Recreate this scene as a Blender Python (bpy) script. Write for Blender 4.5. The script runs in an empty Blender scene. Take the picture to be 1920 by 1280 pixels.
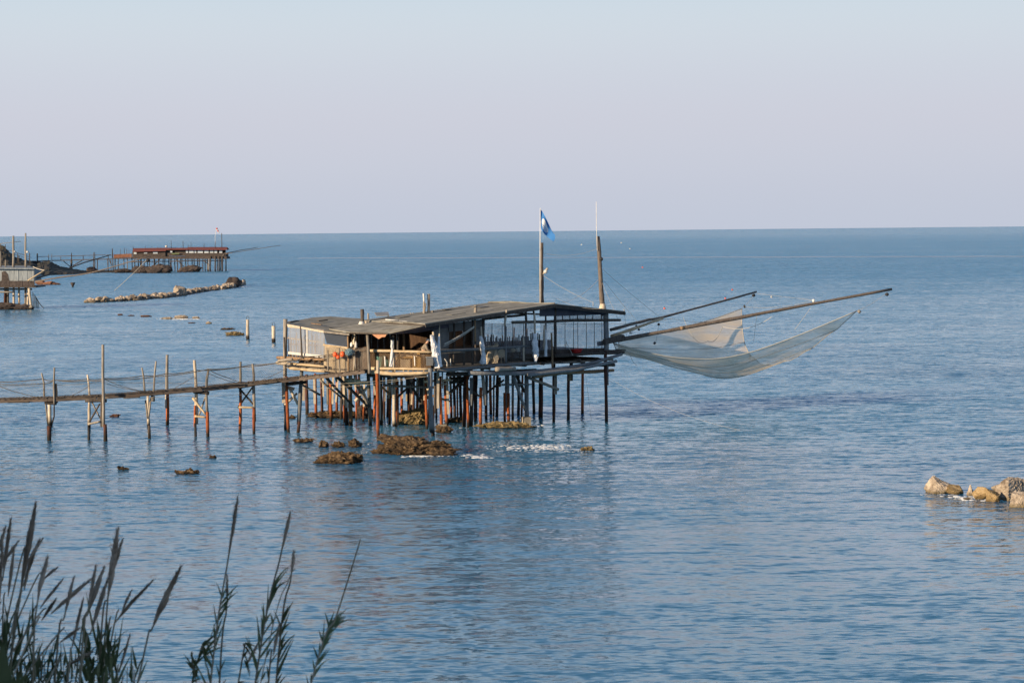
import bpy, bmesh, math, random
import numpy as np
from mathutils import Vector, Matrix, noise
rng = random.Random(7)
sc = bpy.context.scene
C = sc.collection
R = math.radians

# ------------------------------------------------------------------ camera
H = 10.3                       # eye height above the sea
FPX = 4000.0                   # focal length in photo pixels (1920 wide)
PITCH = math.atan(206.5 / FPX)
ROLL = math.atan(19.0 / 1920.0)
cam_d = bpy.data.cameras.new('camera')
cam = bpy.data.objects.new('camera', cam_d); C.objects.link(cam)
cam_d.sensor_width = 36.0
cam_d.lens = 36.0 * FPX / 1920.0
cam_d.clip_start = 0.1; cam_d.clip_end = 200000.0
CAM_R = (Matrix.Rotation(R(90) - PITCH, 3, 'X') @ Matrix.Rotation(-ROLL, 3, 'Z'))
cam.matrix_world = Matrix.Translation((0, 0, H)) @ CAM_R.to_4x4()
cam_d.dof.use_dof = True
cam_d.dof.focus_distance = 112.0
cam_d.dof.aperture_fstop = 14.0
sc.camera = cam

# ------------------------------------------------------------------ sky, sun, exposure
SUN_EL, SUN_AZ = R(14.0), R(233.0)          # azimuth clockwise from the view direction (+Y)
world = bpy.data.worlds.new('World'); sc.world = world; world.use_nodes = True
wn, wl = world.node_tree.nodes, world.node_tree.links
bg = wn['Background']
sky = wn.new('ShaderNodeTexSky'); sky.sky_type = 'NISHITA'; sky.sun_disc = False
sky.sun_elevation = SUN_EL; sky.sun_rotation = SUN_AZ
sky.altitude = 0; sky.air_density = 0.7; sky.dust_density = 0.2; sky.ozone_density = 2.0
bg.inputs[1].default_value = 0.07
# sea haze: a pale lavender layer that thins out with height, the same all round
wtc = wn.new('ShaderNodeTexCoord'); wsep = wn.new('ShaderNodeSeparateXYZ'); wl.new(wtc.outputs['Generated'], wsep.inputs[0])
ramp = wn.new('ShaderNodeValToRGB'); wl.new(wsep.outputs[2], ramp.inputs[0])
SKY_STOPS = [(0.0, (.535, .578, .685)), (0.028, (.575, .605, .70)), (0.062, (.612, .640, .725)), (0.112, (.592, .690, .780)),
             (0.30, (.34, .50, .74)), (0.65, (.15, .27, .50))]
ramp.color_ramp.interpolation = 'CARDINAL'
while len(ramp.color_ramp.elements) < len(SKY_STOPS): ramp.color_ramp.elements.new(0.5)
for e, (p, c) in zip(ramp.color_ramp.elements, SKY_STOPS):
    e.position = p; e.color = (*c, 1)
hz = wn.new('ShaderNodeVectorMath'); hz.operation = 'SCALE'; hz.inputs['Scale'].default_value = 10.0
wl.new(ramp.outputs[0], hz.inputs[0])
thin = wn.new('ShaderNodeMapRange'); thin.interpolation_type = 'SMOOTHSTEP'
thin.inputs[1].default_value = 0.10; thin.inputs[2].default_value = 0.75; thin.inputs[3].default_value = 0.0; thin.inputs[4].default_value = 0.7
wl.new(wsep.outputs[2], thin.inputs[0])
wmix = wn.new('ShaderNodeMix'); wmix.data_type = 'RGBA'
wl.new(thin.outputs[0], wmix.inputs[0]); wl.new(hz.outputs[0], wmix.inputs[6]); wl.new(sky.outputs[0], wmix.inputs[7])
wl.new(wmix.outputs[2], bg.inputs[0])
sun_d = bpy.data.lights.new('sun', 'SUN'); sun_d.energy = 5.0; sun_d.angle = R(0.5); sun_d.color = (1.0, 0.78, 0.52)
sun = bpy.data.objects.new('sun', sun_d); C.objects.link(sun)
to_sun = Vector((math.sin(SUN_AZ) * math.cos(SUN_EL), math.cos(SUN_AZ) * math.cos(SUN_EL), math.sin(SUN_EL)))
sun.rotation_euler = to_sun.to_track_quat('Z', 'Y').to_euler()
sun.location = to_sun * 200
sc.view_settings.view_transform = 'Standard'; sc.view_settings.look = 'None'
sc.view_settings.gamma = 1.0; sc.view_settings.use_curve_mapping = False
sc.view_settings.exposure = 0.5146
sc.cycles.use_denoising = True
sc.cycles.max_bounces = 6
sc.cycles.transparent_max_bounces = 16
sc.cycles.caustics_reflective = False; sc.cycles.caustics_refractive = False

# ------------------------------------------------------------------ pixel -> place helpers (photo pixels, 1920 x 1280)
CAM0 = Vector((0, 0, H))
def ray(px, py):
    return CAM_R @ Vector(((px - 960) / FPX, (640 - py) / FPX, -1.0))
def P(px, py, Y):
    d = ray(px, py); return CAM0 + d * (Y / d.y)
def W(px, py, z=0.0):
    d = ray(px, py); return CAM0 + d * ((z - H) / d.z)

# ------------------------------------------------------------------ materials
def new_mat(name):
    m = bpy.data.materials.new(name); m.use_nodes = True
    nt = m.node_tree
    return m, nt.nodes, nt.links, nt.nodes['Principled BSDF']

def water_material():
    m, n, l, b = new_mat('sea water')
    geo = n.new('ShaderNodeNewGeometry')
    def nz(sx, sy, scale, detail, rough, seed, dist=0.0):
        mp = n.new('ShaderNodeMapping'); mp.inputs['Scale'].default_value = (sx, sy, 1.0)
        mp.inputs['Location'].default_value = (seed * 13.7, seed * 7.3, seed)
        mp.inputs['Rotation'].default_value = (0, 0, R(4))
        l.new(geo.outputs['Position'], mp.inputs[0])
        t = n.new('ShaderNodeTexNoise'); t.inputs['Scale'].default_value = scale
        t.inputs['Detail'].default_value = detail; t.inputs['Roughness'].default_value = rough
        t.inputs['Distortion'].default_value = dist
        l.new(mp.outputs[0], t.inputs['Vector']); return t
    def vm(op, a, bb):
        v = n.new('ShaderNodeVectorMath'); v.operation = op
        for i, x in enumerate((a, bb)):
            if x is None: continue
            if isinstance(x, (tuple, float)): v.inputs[i].default_value = x if isinstance(x, tuple) else (x, x, x)
            else: l.new(x, v.inputs[i])
        return v.outputs[0]
    def mth(op, a, bb, c=None):
        v = n.new('ShaderNodeMath'); v.operation = op
        for i, x in enumerate((a, bb, c)):
            if x is None: continue
            if isinstance(x, (int, float)): v.inputs[i].default_value = x
            else: l.new(x, v.inputs[i])
        return v.outputs[0]
    # slopes of swell, waves and ripples
    s = None
    for (sx, sy, sc_, det, ro, seed, ax, ay) in (
            (0.28, 1.0, 0.25, 2.0, 0.5, 1.0, 0.05, 0.11),
            (0.30, 1.0, 1.75, 3.0, 0.6, 2.0, 0.20, 0.44),
            (0.42, 1.0, 5.5, 2.0, 0.5, 3.0, 0.30, 0.40)):
        t = nz(sx, sy, sc_, det, ro, seed, 0.3)
        v = vm('MULTIPLY', vm('SUBTRACT', t.outputs['Color'], (0.5, 0.5, 0.5)), (ax, ay, 0.0))
        s = v if s is None else vm('ADD', s, v)
    # waves lean: long gentle backs, short steep fronts facing the shore
    sxyz = n.new('ShaderNodeSeparateXYZ'); l.new(s, sxyz.inputs[0])
    yy = mth('ADD', mth('MULTIPLY', mth('MINIMUM', sxyz.outputs[1], 0.0), 1.3), mth('MULTIPLY', mth('MAXIMUM', sxyz.outputs[1], 0.0), 0.6))
    cxyz = n.new('ShaderNodeCombineXYZ'); l.new(sxyz.outputs[0], cxyz.inputs[0]); l.new(yy, cxyz.inputs[1]); s = cxyz.outputs[0]
    # wind patches: rougher and calmer streaks, long across the view
    g1 = nz(0.22, 1.0, 0.035, 3.0, 0.6, 5.0)
    g2 = nz(0.18, 1.0, 0.008, 2.0, 0.5, 6.0)
    gust = mth('ADD', mth('MULTIPLY', mth('SUBTRACT', g1.outputs[0], 0.5), 1.6), mth('MULTIPLY', mth('SUBTRACT', g2.outputs[0], 0.5), 1.2))
    gust = mth('MAXIMUM', mth('ADD', gust, 1.0), 0.35)
    # open water is rougher than the lee of the shore
    sep = n.new('ShaderNodeSeparateXYZ'); l.new(geo.outputs['Position'], sep.inputs[0])
    opn = n.new('ShaderNodeMapRange'); opn.inputs[1].default_value = 60; opn.inputs[2].default_value = 400
    opn.inputs[3].default_value = 1.35; opn.inputs[4].default_value = 1.7
    l.new(sep.outputs[1], opn.inputs[0])
    gust = mth('MULTIPLY', gust, opn.outputs[0])
    sv = n.new('ShaderNodeVectorMath'); sv.operation = 'SCALE'; l.new(s, sv.inputs[0]); l.new(gust, sv.inputs['Scale'])
    # seen this low, the open sea shows the faces of its waves that lean to the shore
    lean = n.new('ShaderNodeMapRange'); lean.interpolation_type = 'SMOOTHSTEP'
    lean.inputs[1].default_value = 58; lean.inputs[2].default_value = 135
    lean.inputs[3].default_value = 0.02; lean.inputs[4].default_value = -0.068
    l.new(sep.outputs[1], lean.inputs[0])
    ease = n.new('ShaderNodeMapRange'); ease.interpolation_type = 'SMOOTHSTEP'
    ease.inputs[1].default_value = 600; ease.inputs[2].default_value = 4000; ease.inputs[3].default_value = 0.0; ease.inputs[4].default_value = 0.045
    l.new(sep.outputs[1], ease.inputs[0])
    offs = n.new('ShaderNodeMapRange'); offs.interpolation_type = 'SMOOTHSTEP'
    offs.inputs[1].default_value = 170; offs.inputs[2].default_value = 520; offs.inputs[3].default_value = 0.0; offs.inputs[4].default_value = WATER_TILT + 0.06
    l.new(sep.outputs[1], offs.inputs[0])
    tilt = mth('ADD', mth('ADD', lean.outputs[0], offs.outputs[0]), ease.outputs[0])
    cmb = n.new('ShaderNodeCombineXYZ'); l.new(tilt, cmb.inputs[1]); cmb.inputs[2].default_value = 1.0
    nrm = vm('NORMALIZE', vm('ADD', sv.outputs[0], cmb.outputs[0]), None)
    l.new(nrm, b.inputs['Normal'])
    # body colour of the water: blue with darker weed and reef patches inshore
    q = nz(0.45, 1.0, 0.045, 4.0, 0.6, 9.0, 0.5)
    near = n.new('ShaderNodeMapRange'); near.interpolation_type = 'SMOOTHSTEP'; near.inputs[1].default_value = 66; near.inputs[2].default_value = 100
    l.new(sep.outputs[1], near.inputs[0])
    pr = n.new('ShaderNodeMapRange'); pr.inputs[1].default_value = 0.52; pr.inputs[2].default_value = 0.66
    l.new(q.outputs[0], pr.inputs[0])
    far = n.new('ShaderNodeMapRange'); far.interpolation_type = 'SMOOTHSTEP'; far.inputs[1].default_value = 300; far.inputs[2].default_value = 150
    l.new(sep.outputs[1], far.inputs[0])
    k = mth('MULTIPLY', mth('MULTIPLY', near.outputs[0], far.outputs[0]), pr.outputs[0])
    mx = n.new('ShaderNodeMix'); mx.data_type = 'RGBA'
    mx.inputs[6].default_value = (*WATER_COL, 1); mx.inputs[7].default_value = (*WATER_REEF, 1)
    l.new(k, mx.inputs[0]); l.new(mx.outputs[2], b.inputs['Base Color'])
    b.inputs['Roughness'].default_value = 0.08
    b.inputs['IOR'].default_value = 1.333
    # light enters the water, spreads and comes back up metres away
    b.inputs['Subsurface Weight'].default_value = 1.0; b.inputs['Subsurface Radius'].default_value = (0.7, 1.0, 1.3); b.inputs['Subsurface Scale'].default_value = 9.0; b.subsurface_method = 'BURLEY'
    return m
WATER_COL = (0.050, 0.190, 0.325); WATER_REEF = (0.040, 0.145, 0.262); WATER_TILT = -0.145

def raw_obj(name, verts, faces, material, smooth=False):
    me = bpy.data.meshes.new(name); me.from_pydata([tuple(v) for v in verts], [], faces)
    if material: me.materials.append(material)
    if smooth: me.polygons.foreach_set('use_smooth', [True] * len(me.polygons))
    me.update()
    o = bpy.data.objects.new(name, me); C.objects.link(o); return o

sea_mat = water_material()
def build_sea():
    ys = [18, 60, 120, 240, 500, 1000, 2000, 5000, 12000, 30000, 80000]
    vs, fs = [], []
    for y in ys:
        for x in (-1.0, -0.3, 0.0, 0.3, 1.0):
            vs.append((x * (y * 1.2 + 200), y, 0.0))
    for i in range(len(ys) - 1):
        for j in range(4):
            a = i * 5 + j; fs.append((a, a + 1, a + 6, a + 5))
    o = raw_obj('sea', vs, fs, sea_mat); o['kind'] = 'structure'
    o['label'] = 'wide blue rippled sea reaching the horizon'; return o
build_sea()

# ------------------------------------------------------------------ procedural surfaces
def mat(name, cols, scale=3.0, rough=0.85, stretch=(1, 1, 1), bump=0.0, jitter=0.25, detail=5.0, metallic=0.0, spec=0.3, bump_scale=None):
    """Two or three colours mixed by stretched noise, each object a little lighter or darker than the next."""
    m, n, l, b = new_mat(name)
    tc = n.new('ShaderNodeTexCoord'); mp = n.new('ShaderNodeMapping'); mp.inputs['Scale'].default_value = stretch
    oi = n.new('ShaderNodeObjectInfo')
    l.new(tc.outputs['Object'], mp.inputs[0])
    off = n.new('ShaderNodeVectorMath'); off.operation = 'SCALE'; off.inputs[0].default_value = (31.0, 17.0, 23.0)
    l.new(oi.outputs['Random'], off.inputs['Scale']); l.new(off.outputs[0], mp.inputs['Location'])
    t = n.new('ShaderNodeTexNoise'); t.inputs['Scale'].default_value = scale; t.inputs['Detail'].default_value = detail; t.inputs['Roughness'].default_value = 0.65
    l.new(mp.outputs[0], t.inputs['Vector'])
    r = n.new('ShaderNodeValToRGB'); l.new(t.outputs[0], r.inputs[0])
    k = len(cols)
    while len(r.color_ramp.elements) < k: r.color_ramp.elements.new(0.5)
    for i, (e, c) in enumerate(zip(r.color_ramp.elements, cols)):
        e.position = 0.32 + 0.36 * i / max(1, k - 1); e.color = (*c, 1)
    hv = n.new('ShaderNodeHueSaturation'); l.new(r.outputs[0], hv.inputs['Color'])
    mr = n.new('ShaderNodeMapRange'); mr.inputs[3].default_value = 1 - jitter; mr.inputs[4].default_value = 1 + jitter
    l.new(oi.outputs['Random'], mr.inputs[0]); l.new(mr.outputs[0], hv.inputs['Value'])
    l.new(hv.outputs[0], b.inputs['Base Color'])
    b.inputs['Roughness'].default_value = rough; b.inputs['Metallic'].default_value = metallic
    b.inputs['Specular IOR Level'].default_value = spec
    if bump:
        bt = t
        if bump_scale:
            bt = n.new('ShaderNodeTexNoise'); bt.inputs['Scale'].default_value = bump_scale; bt.inputs['Detail'].default_value = 6
            l.new(mp.outputs[0], bt.inputs['Vector'])
        bp = n.new('ShaderNodeBump'); bp.inputs['Strength'].default_value = bump; bp.inputs['Distance'].default_value = 0.05
        l.new(bt.outputs[0], bp.inputs['Height']); l.new(bp.outputs[0], b.inputs['Normal'])
    return m

def sheet(name, col, alpha, rough=0.3, trans=0.0, streak=None):
    """A see-through sheet (plastic film, netting): part diffuse and translucent, part clear."""
    m, n, l, b = new_mat(name)
    out = n['Material Output']
    df = n.new('ShaderNodeBsdfPrincipled'); df.inputs['Base Color'].default_value = (*col, 1); df.inputs['Roughness'].default_value = rough
    tl = n.new('ShaderNodeBsdfTranslucent'); tl.inputs[0].default_value = (*col, 1)
    tp = n.new('ShaderNodeBsdfTransparent')
    m1 = n.new('ShaderNodeMixShader'); m1.inputs[0].default_value = trans
    l.new(df.outputs[0], m1.inputs[1]); l.new(tl.outputs[0], m1.inputs[2])
    m2 = n.new('ShaderNodeMixShader'); m2.inputs[0].default_value = alpha
    if streak:
        tc = n.new('ShaderNodeTexCoord'); mp = n.new('ShaderNodeMapping'); mp.inputs['Scale'].default_value = streak[0]
        t = n.new('ShaderNodeTexNoise'); t.inputs['Scale'].default_value = 1.0; t.inputs['Detail'].default_value = 3
        l.new(tc.outputs['Object'], mp.inputs[0]); l.new(mp.outputs[0], t.inputs['Vector'])
        mr = n.new('ShaderNodeMapRange'); mr.inputs[1].default_value = 0.3; mr.inputs[2].default_value = 0.7
        mr.inputs[3].default_value = alpha - streak[1]; mr.inputs[4].default_value = alpha + streak[1]
        l.new(t.outputs[0], mr.inputs[0]); l.new(mr.outputs[0], m2.inputs[0])
    l.new(tp.outputs[0], m2.inputs[1]); l.new(m1.outputs[0], m2.inputs[2]); l.new(m2.outputs[0], out.inputs[0])
    n.remove(b); return m

M = {}
M['pale'] = mat('bleached timber', [(.36, .29, .21), (.52, .44, .34), (.62, .55, .45)], 6, stretch=(3, 3, .5), bump=.3)
M['grey'] = mat('weathered grey timber', [(.15, .13, .11), (.26, .23, .195), (.36, .32, .27)], 6, stretch=(3, 3, .5), bump=.4)
M['brown'] = mat('brown timber', [(.13, .08, .045), (.24, .155, .09), (.33, .23, .15)], 6, stretch=(3, 3, .5), bump=.4)
M['dark'] = mat('dark tarred timber', [(.035, .028, .024), (.07, .058, .05), (.12, .10, .085)], 6, stretch=(3, 3, .6), bump=.3)
M['greyblue'] = mat('blue grey timber', [(.12, .125, .13), (.19, .195, .20), (.26, .26, .26)], 6, stretch=(3, 3, .5), bump=.3)
M['mast'] = mat('brown grey spar timber', [(.085, .068, .055), (.15, .12, .10), (.21, .175, .145)], 5, stretch=(3, 3, .5), bump=.4)
M['bridge'] = mat('dull brown bridge timber', [(.06, .046, .038), (.105, .082, .068), (.16, .128, .105)], 5, stretch=(.5, 3, 3), bump=.3)
M['log'] = mat('yellow stripped log', [(.42, .31, .19), (.56, .43, .27), (.64, .52, .36)], 4, bump=.3)
M['rust'] = mat('rusty steel', [(.14, .04, .02), (.33, .085, .026), (.45, .14, .045)], 7, rough=.9, stretch=(2, 2, .6), bump=.3)
M['rustdark'] = mat('dark rusty steel', [(.03, .018, .015), (.07, .032, .024), (.16, .055, .03)], 6, rough=.85, stretch=(2, 2, .6), bump=.3)
M['felt'] = mat('grey roofing felt', [(.15, .14, .12), (.225, .215, .185), (.30, .285, .25)], 1.6, rough=.95, bump=.25, jitter=.13)
M['white'] = mat('white painted wood', [(.55, .52, .48), (.72, .70, .66), (.80, .78, .74)], 5, rough=.6)
M['reedmat'] = mat('tan reed matting', [(.34, .27, .18), (.44, .35, .24), (.52, .43, .30)], 5, stretch=(4, 4, .6), bump=.5)
M['tarp'] = mat('dark blue tarpaulin', [(.035, .04, .065), (.055, .06, .09), (.08, .085, .115)], 2, rough=.6)
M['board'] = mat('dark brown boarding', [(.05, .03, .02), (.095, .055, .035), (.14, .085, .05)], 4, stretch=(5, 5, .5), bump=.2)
M['panel'] = mat('grey sheet panel', [(.13, .135, .14), (.18, .185, .19), (.22, .22, .22)], 2, rough=.7)
M['rope'] = mat('pale rope', [(.36, .33, .28), (.48, .45, .39)], 20)
M['darkrope'] = mat('dark tarred rope', [(.10, .085, .07), (.17, .15, .125)], 20)
M['wrap'] = mat('crumpled white plastic wrap', [(.50, .52, .56), (.70, .71, .74), (.82, .82, .83)], 9, rough=.35, bump=.8, spec=.5)
M['orange'] = mat('orange plastic', [(.72, .10, .03), (.82, .15, .05)], 6, rough=.4, jitter=.1)
M['red'] = mat('red plastic', [(.45, .02, .02), (.60, .04, .03)], 6, rough=.5)
M['cream'] = mat('cream plastic', [(.60, .50, .36), (.70, .60, .45)], 3, rough=.45, jitter=.06)
M['teal'] = mat('faded green plastic', [(.12, .34, .30), (.22, .46, .40)], 5, rough=.5)
M['yellow'] = mat('yellow plastic', [(.62, .36, .10), (.74, .47, .17)], 5, rough=.5)
M['clay'] = mat('terracotta', [(.38, .17, .09), (.50, .26, .15)], 5)
M['metal'] = mat('galvanised metal', [(.32, .33, .33), (.45, .46, .46)], 5, rough=.45, metallic=.4)
M['black'] = mat('black fittings', [(.02, .02, .022), (.04, .04, .045)], 5, rough=.6)
M['concrete'] = mat('stained concrete', [(.16, .13, .09), (.27, .235, .18), (.36, .32, .25)], 5, bump=.5)
M['tile'] = mat('red tiled roof', [(.14, .045, .038), (.22, .065, .052), (.28, .095, .07)], 3, jitter=.06)
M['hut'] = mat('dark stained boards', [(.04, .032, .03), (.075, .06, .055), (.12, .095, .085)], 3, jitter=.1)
M['hutpale'] = mat('pale blue grey boards', [(.17, .20, .23), (.27, .30, .32), (.38, .41, .42)], 2.0, stretch=(3, 3, .4), jitter=.12)
M['skin'] = mat('skin', [(.50, .29, .20), (.56, .34, .24)], 4, rough=.6, jitter=0)
M['jacket'] = mat('grey brown cloth', [(.20, .16, .12), (.30, .25, .20)], 8, jitter=0)
M['trousers'] = mat('dark cloth', [(.10, .09, .09), (.15, .14, .13)], 8, jitter=0)
M['leaf'] = mat('reed leaf', [(.075, .11, .05), (.14, .18, .08), (.26, .27, .14)], 9, rough=.6)
M['drystalk'] = mat('dry reed stalk', [(.30, .25, .17), (.45, .38, .27)], 9)
M['plume'] = mat('brown grass plume', [(.22, .165, .12), (.35, .27, .20), (.48, .39, .30)], 14)
M['film'] = sheet('clear plastic window film', (.46, .50, .58), .42, .15, .35, ((4.0, 4.0, .6), .16))
M['filmdark'] = sheet('dark tinted plastic sheet', (.05, .06, .08), .93, .12, .0)
M['glass'] = sheet('thin clear plastic', (.40, .45, .52), .25, .1, .3, ((3.0, 3.0, .5), .12))
M['glassfar'] = mat('pane with painted sky light', [(.45, .50, .56), (.58, .62, .66)], 2, rough=.25, jitter=.15)  # opaque panes: the sky's brightness is put into their pale colour
M['netting'] = sheet('fine cream netting', (.98, .77, .52), .52, .9, .40, ((.35, .35, 1.6), .28))

def wet_foot(m, z0=.16, z1=.55, col=(.022, .018, .014)):
    """Weed and barnacles: a dark ragged band on whatever stands in the sea, by height above it."""
    n, l = m.node_tree.nodes, m.node_tree.links; b = n['Principled BSDF']; src = b.inputs['Base Color'].links[0].from_socket
    geo = n.new('ShaderNodeNewGeometry'); sp = n.new('ShaderNodeSeparateXYZ'); l.new(geo.outputs['Position'], sp.inputs[0])
    t = n.new('ShaderNodeTexNoise'); t.inputs['Scale'].default_value = 2.2; t.inputs['Detail'].default_value = 5; l.new(geo.outputs['Position'], t.inputs['Vector'])
    ad = n.new('ShaderNodeMath'); ad.operation = 'MULTIPLY_ADD'; l.new(t.outputs[0], ad.inputs[0]); ad.inputs[1].default_value = -.7; l.new(sp.outputs[2], ad.inputs[2])
    mr = n.new('ShaderNodeMapRange'); mr.inputs[1].default_value = z0 - .35; mr.inputs[2].default_value = z1 - .35; l.new(ad.outputs[0], mr.inputs[0])
    mx = n.new('ShaderNodeMix'); mx.data_type = 'RGBA'; l.new(mr.outputs[0], mx.inputs[0]); mx.inputs[6].default_value = (*col, 1); l.new(src, mx.inputs[7]); l.new(mx.outputs[2], b.inputs['Base Color'])
for k_ in ('rust', 'rustdark', 'pale', 'grey', 'brown', 'dark', 'greyblue'): wet_foot(M[k_])

# ------------------------------------------------------------------ object builders
WL = {}
def link(o, parent, wloc):
    WL[o.name] = Vector(wloc)
    C.objects.link(o)
    if parent is not None:
        o.parent = parent; o.location = Vector(wloc) - WL[parent.name]
    else:
        o.location = wloc
    return o
def tag(o, label=None, cat=None, group=None, kind=None):
    if label: o['label'] = label
    if cat: o['category'] = cat
    if group: o['group'] = group
    if kind: o['kind'] = kind
    return o
def thing(name, loc, label=None, cat=None, group=None):
    o = bpy.data.objects.new(name, None); o.empty_display_size = 0.2
    link(o, None, loc); return tag(o, label, cat, group)
def mk(name, verts, faces, material, parent=None, smooth=False):
    """One mesh object from world-space vertices; its origin sits at the bottom of its own bounds."""
    vs = [Vector(v) for v in verts]
    lo = Vector([min(v[i] for v in vs) for i in range(3)]); hi = Vector([max(v[i] for v in vs) for i in range(3)])
    og = Vector(((lo.x + hi.x) / 2, (lo.y + hi.y) / 2, lo.z))
    me = bpy.data.meshes.new(name); me.from_pydata([tuple(v - og) for v in vs], [], faces)
    if material: me.materials.append(M[material] if isinstance(material, str) else material)
    if smooth: me.polygons.foreach_set('use_smooth', [True] * len(me.polygons))
    me.update()
    return link(bpy.data.objects.new(name, me), parent, og)

def tube_geo(pts, rad, sides=7, twist=0.0, rough=0.0, seed=0):
    pts = [Vector(p) for p in pts]; n = len(pts)
    if not isinstance(rad, (list, tuple)): rad = [rad] * n
    rr = random.Random(seed); vs, fs = [], []
    t0 = (pts[1] - pts[0]).normalized()
    a = t0.orthogonal().normalized()
    for i, p in enumerate(pts):
        t = (pts[min(i + 1, n - 1)] - pts[max(i - 1, 0)]).normalized()
        a = (a - t * a.dot(t)).normalized(); b = t.cross(a)
        for k in range(sides):
            an = 2 * math.pi * k / sides + twist * i
            r = rad[i] * (1 + rough * (rr.random() - .5) * 2)
            vs.append(p + (a * math.cos(an) + b * math.sin(an)) * r)
    for i in range(n - 1):
        for k in range(sides):
            k2 = (k + 1) % sides
            fs.append((i * sides + k, i * sides + k2, (i + 1) * sides + k2, (i + 1) * sides + k))
    fs.append(tuple(reversed(range(sides)))); fs.append(tuple(range((n - 1) * sides, n * sides)))
    return vs, fs
def tube(name, pts, rad, material, parent=None, sides=7, rough=0.0, smooth=True):
    v, f = tube_geo(pts, rad, sides, rough=rough, seed=rng.random()); return mk(name, v, f, material, parent, smooth)
def log(name, p0, p1, r0, r1, material, parent, bend=0.012, segs=5, sides=8, mids=()):
    """A crooked round pole from p0 to p1, through optional middle points."""
    key = [Vector(p0), *[Vector(m) for m in mids], Vector(p1)]
    pts = []
    for a, b in zip(key[:-1], key[1:]):
        k = max(2, segs // (len(key) - 1) + 1)
        for i in range(k):
            pts.append(a.lerp(b, i / k))
    pts.append(key[-1])
    L = (key[-1] - key[0]).length
    ax = (key[-1] - key[0]).normalized(); e1 = ax.orthogonal().normalized(); e2 = ax.cross(e1)
    ph, amp = rng.random() * 6.3, bend * L
    rad = []
    for i in range(len(pts)):
        t = i / (len(pts) - 1); w = math.sin(math.pi * t)
        pts[i] = pts[i] + (e1 * math.sin(ph + t * 4) + e2 * math.cos(ph * 1.7 + t * 5)) * amp * w * .6 + (e1 * (rng.random() - .5) + e2 * (rng.random() - .5)) * amp * w * .5
        rad.append((r0 + (r1 - r0) * t) * (1 + (rng.random() - .5) * .16))
    return tube(name, pts, rad, material, parent, sides, rough=.07)
def bar(name, p0, p1, w, t, material, parent, up=(0, 0, 1)):
    """A squared plank or beam from p0 to p1, w wide and t thick (t along up)."""
    p0, p1 = Vector(p0), Vector(p1); d = (p1 - p0).normalized(); up = Vector(up)
    s = d.cross(up)
    if s.length < 1e-4: s = d.orthogonal()
    s.normalize(); u = s.cross(d).normalized()
    vs = []
    for p in (p0, p1):
        for a, b in ((-1, -1), (1, -1), (1, 1), (-1, 1)): vs.append(p + s * (a * w / 2) + u * (b * t / 2))
    fs = [(3, 2, 1, 0), (4, 5, 6, 7), (0, 1, 5, 4), (1, 2, 6, 5), (2, 3, 7, 6), (3, 0, 4, 7)]
    return mk(name, vs, fs, material, parent)
def slab(name, corners, thick, material, parent, axis=(0, 0, -1)):
    """A flat panel with real thickness: the outline and its copy pushed along axis."""
    cs = [Vector(c) for c in corners]; ax = Vector(axis) * thick; k = len(cs)
    vs = cs + [c + ax for c in cs]
    fs = [tuple(range(k)), tuple(reversed(range(k, 2 * k)))] + [(i, k + i, k + (i + 1) % k, (i + 1) % k) for i in range(k)]
    o = mk(name, vs, fs, material, parent)
    bm = bmesh.new(); bm.from_mesh(o.data); bmesh.ops.recalc_face_normals(bm, faces=bm.faces); bm.to_mesh(o.data); bm.free()
    return o
def box(name, c, sx, sy, sz, material, parent, rz=0.0):
    """A box standing on c (its bottom centre)."""
    c = Vector(c); ca, sa = math.cos(rz), math.sin(rz); vs = []
    for z in (0, sz):
        for a, b in ((-1, -1), (1, -1), (1, 1), (-1, 1)):
            x, y = a * sx / 2, b * sy / 2
            vs.append(c + Vector((x * ca - y * sa, x * sa + y * ca, z)))
    return mk(name, vs, [(3, 2, 1, 0), (4, 5, 6, 7), (0, 1, 5, 4), (1, 2, 6, 5), (2, 3, 7, 6), (3, 0, 4, 7)], material, parent)
def catenary(p0, p1, sag, n=10):
    p0, p1 = Vector(p0), Vector(p1)
    return [p0.lerp(p1, i / n) - Vector((0, 0, sag * 4 * (i / n) * (1 - i / n))) for i in range(n + 1)]
def line(name, p0, p1, sag, r, material, parent, n=10):
    return tube(name, catenary(p0, p1, sag, n), r, material, parent, sides=4, smooth=False)
def copy_tree(o, parent=None, wloc=None):
    c = o.copy(); C.objects.link(c)
    if parent is not None: c.parent = parent
    for ch in list(o.children): copy_tree(ch, c)
    return c
def lathe(name, c, prof, material, parent, sides=10):
    c = Vector(c)
    vs = [c + Vector((r * math.cos(2 * math.pi * k / sides), r * math.sin(2 * math.pi * k / sides), z)) for r, z in prof for k in range(sides)]
    fs = [(i * sides + k, i * sides + (k + 1) % sides, (i + 1) * sides + (k + 1) % sides, (i + 1) * sides + k) for i in range(len(prof) - 1) for k in range(sides)]
    fs.append(tuple(reversed(range(sides)))); fs.append(tuple(range((len(prof) - 1) * sides, len(prof) * sides)))
    return mk(name, vs, fs, material, parent, True)

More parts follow.
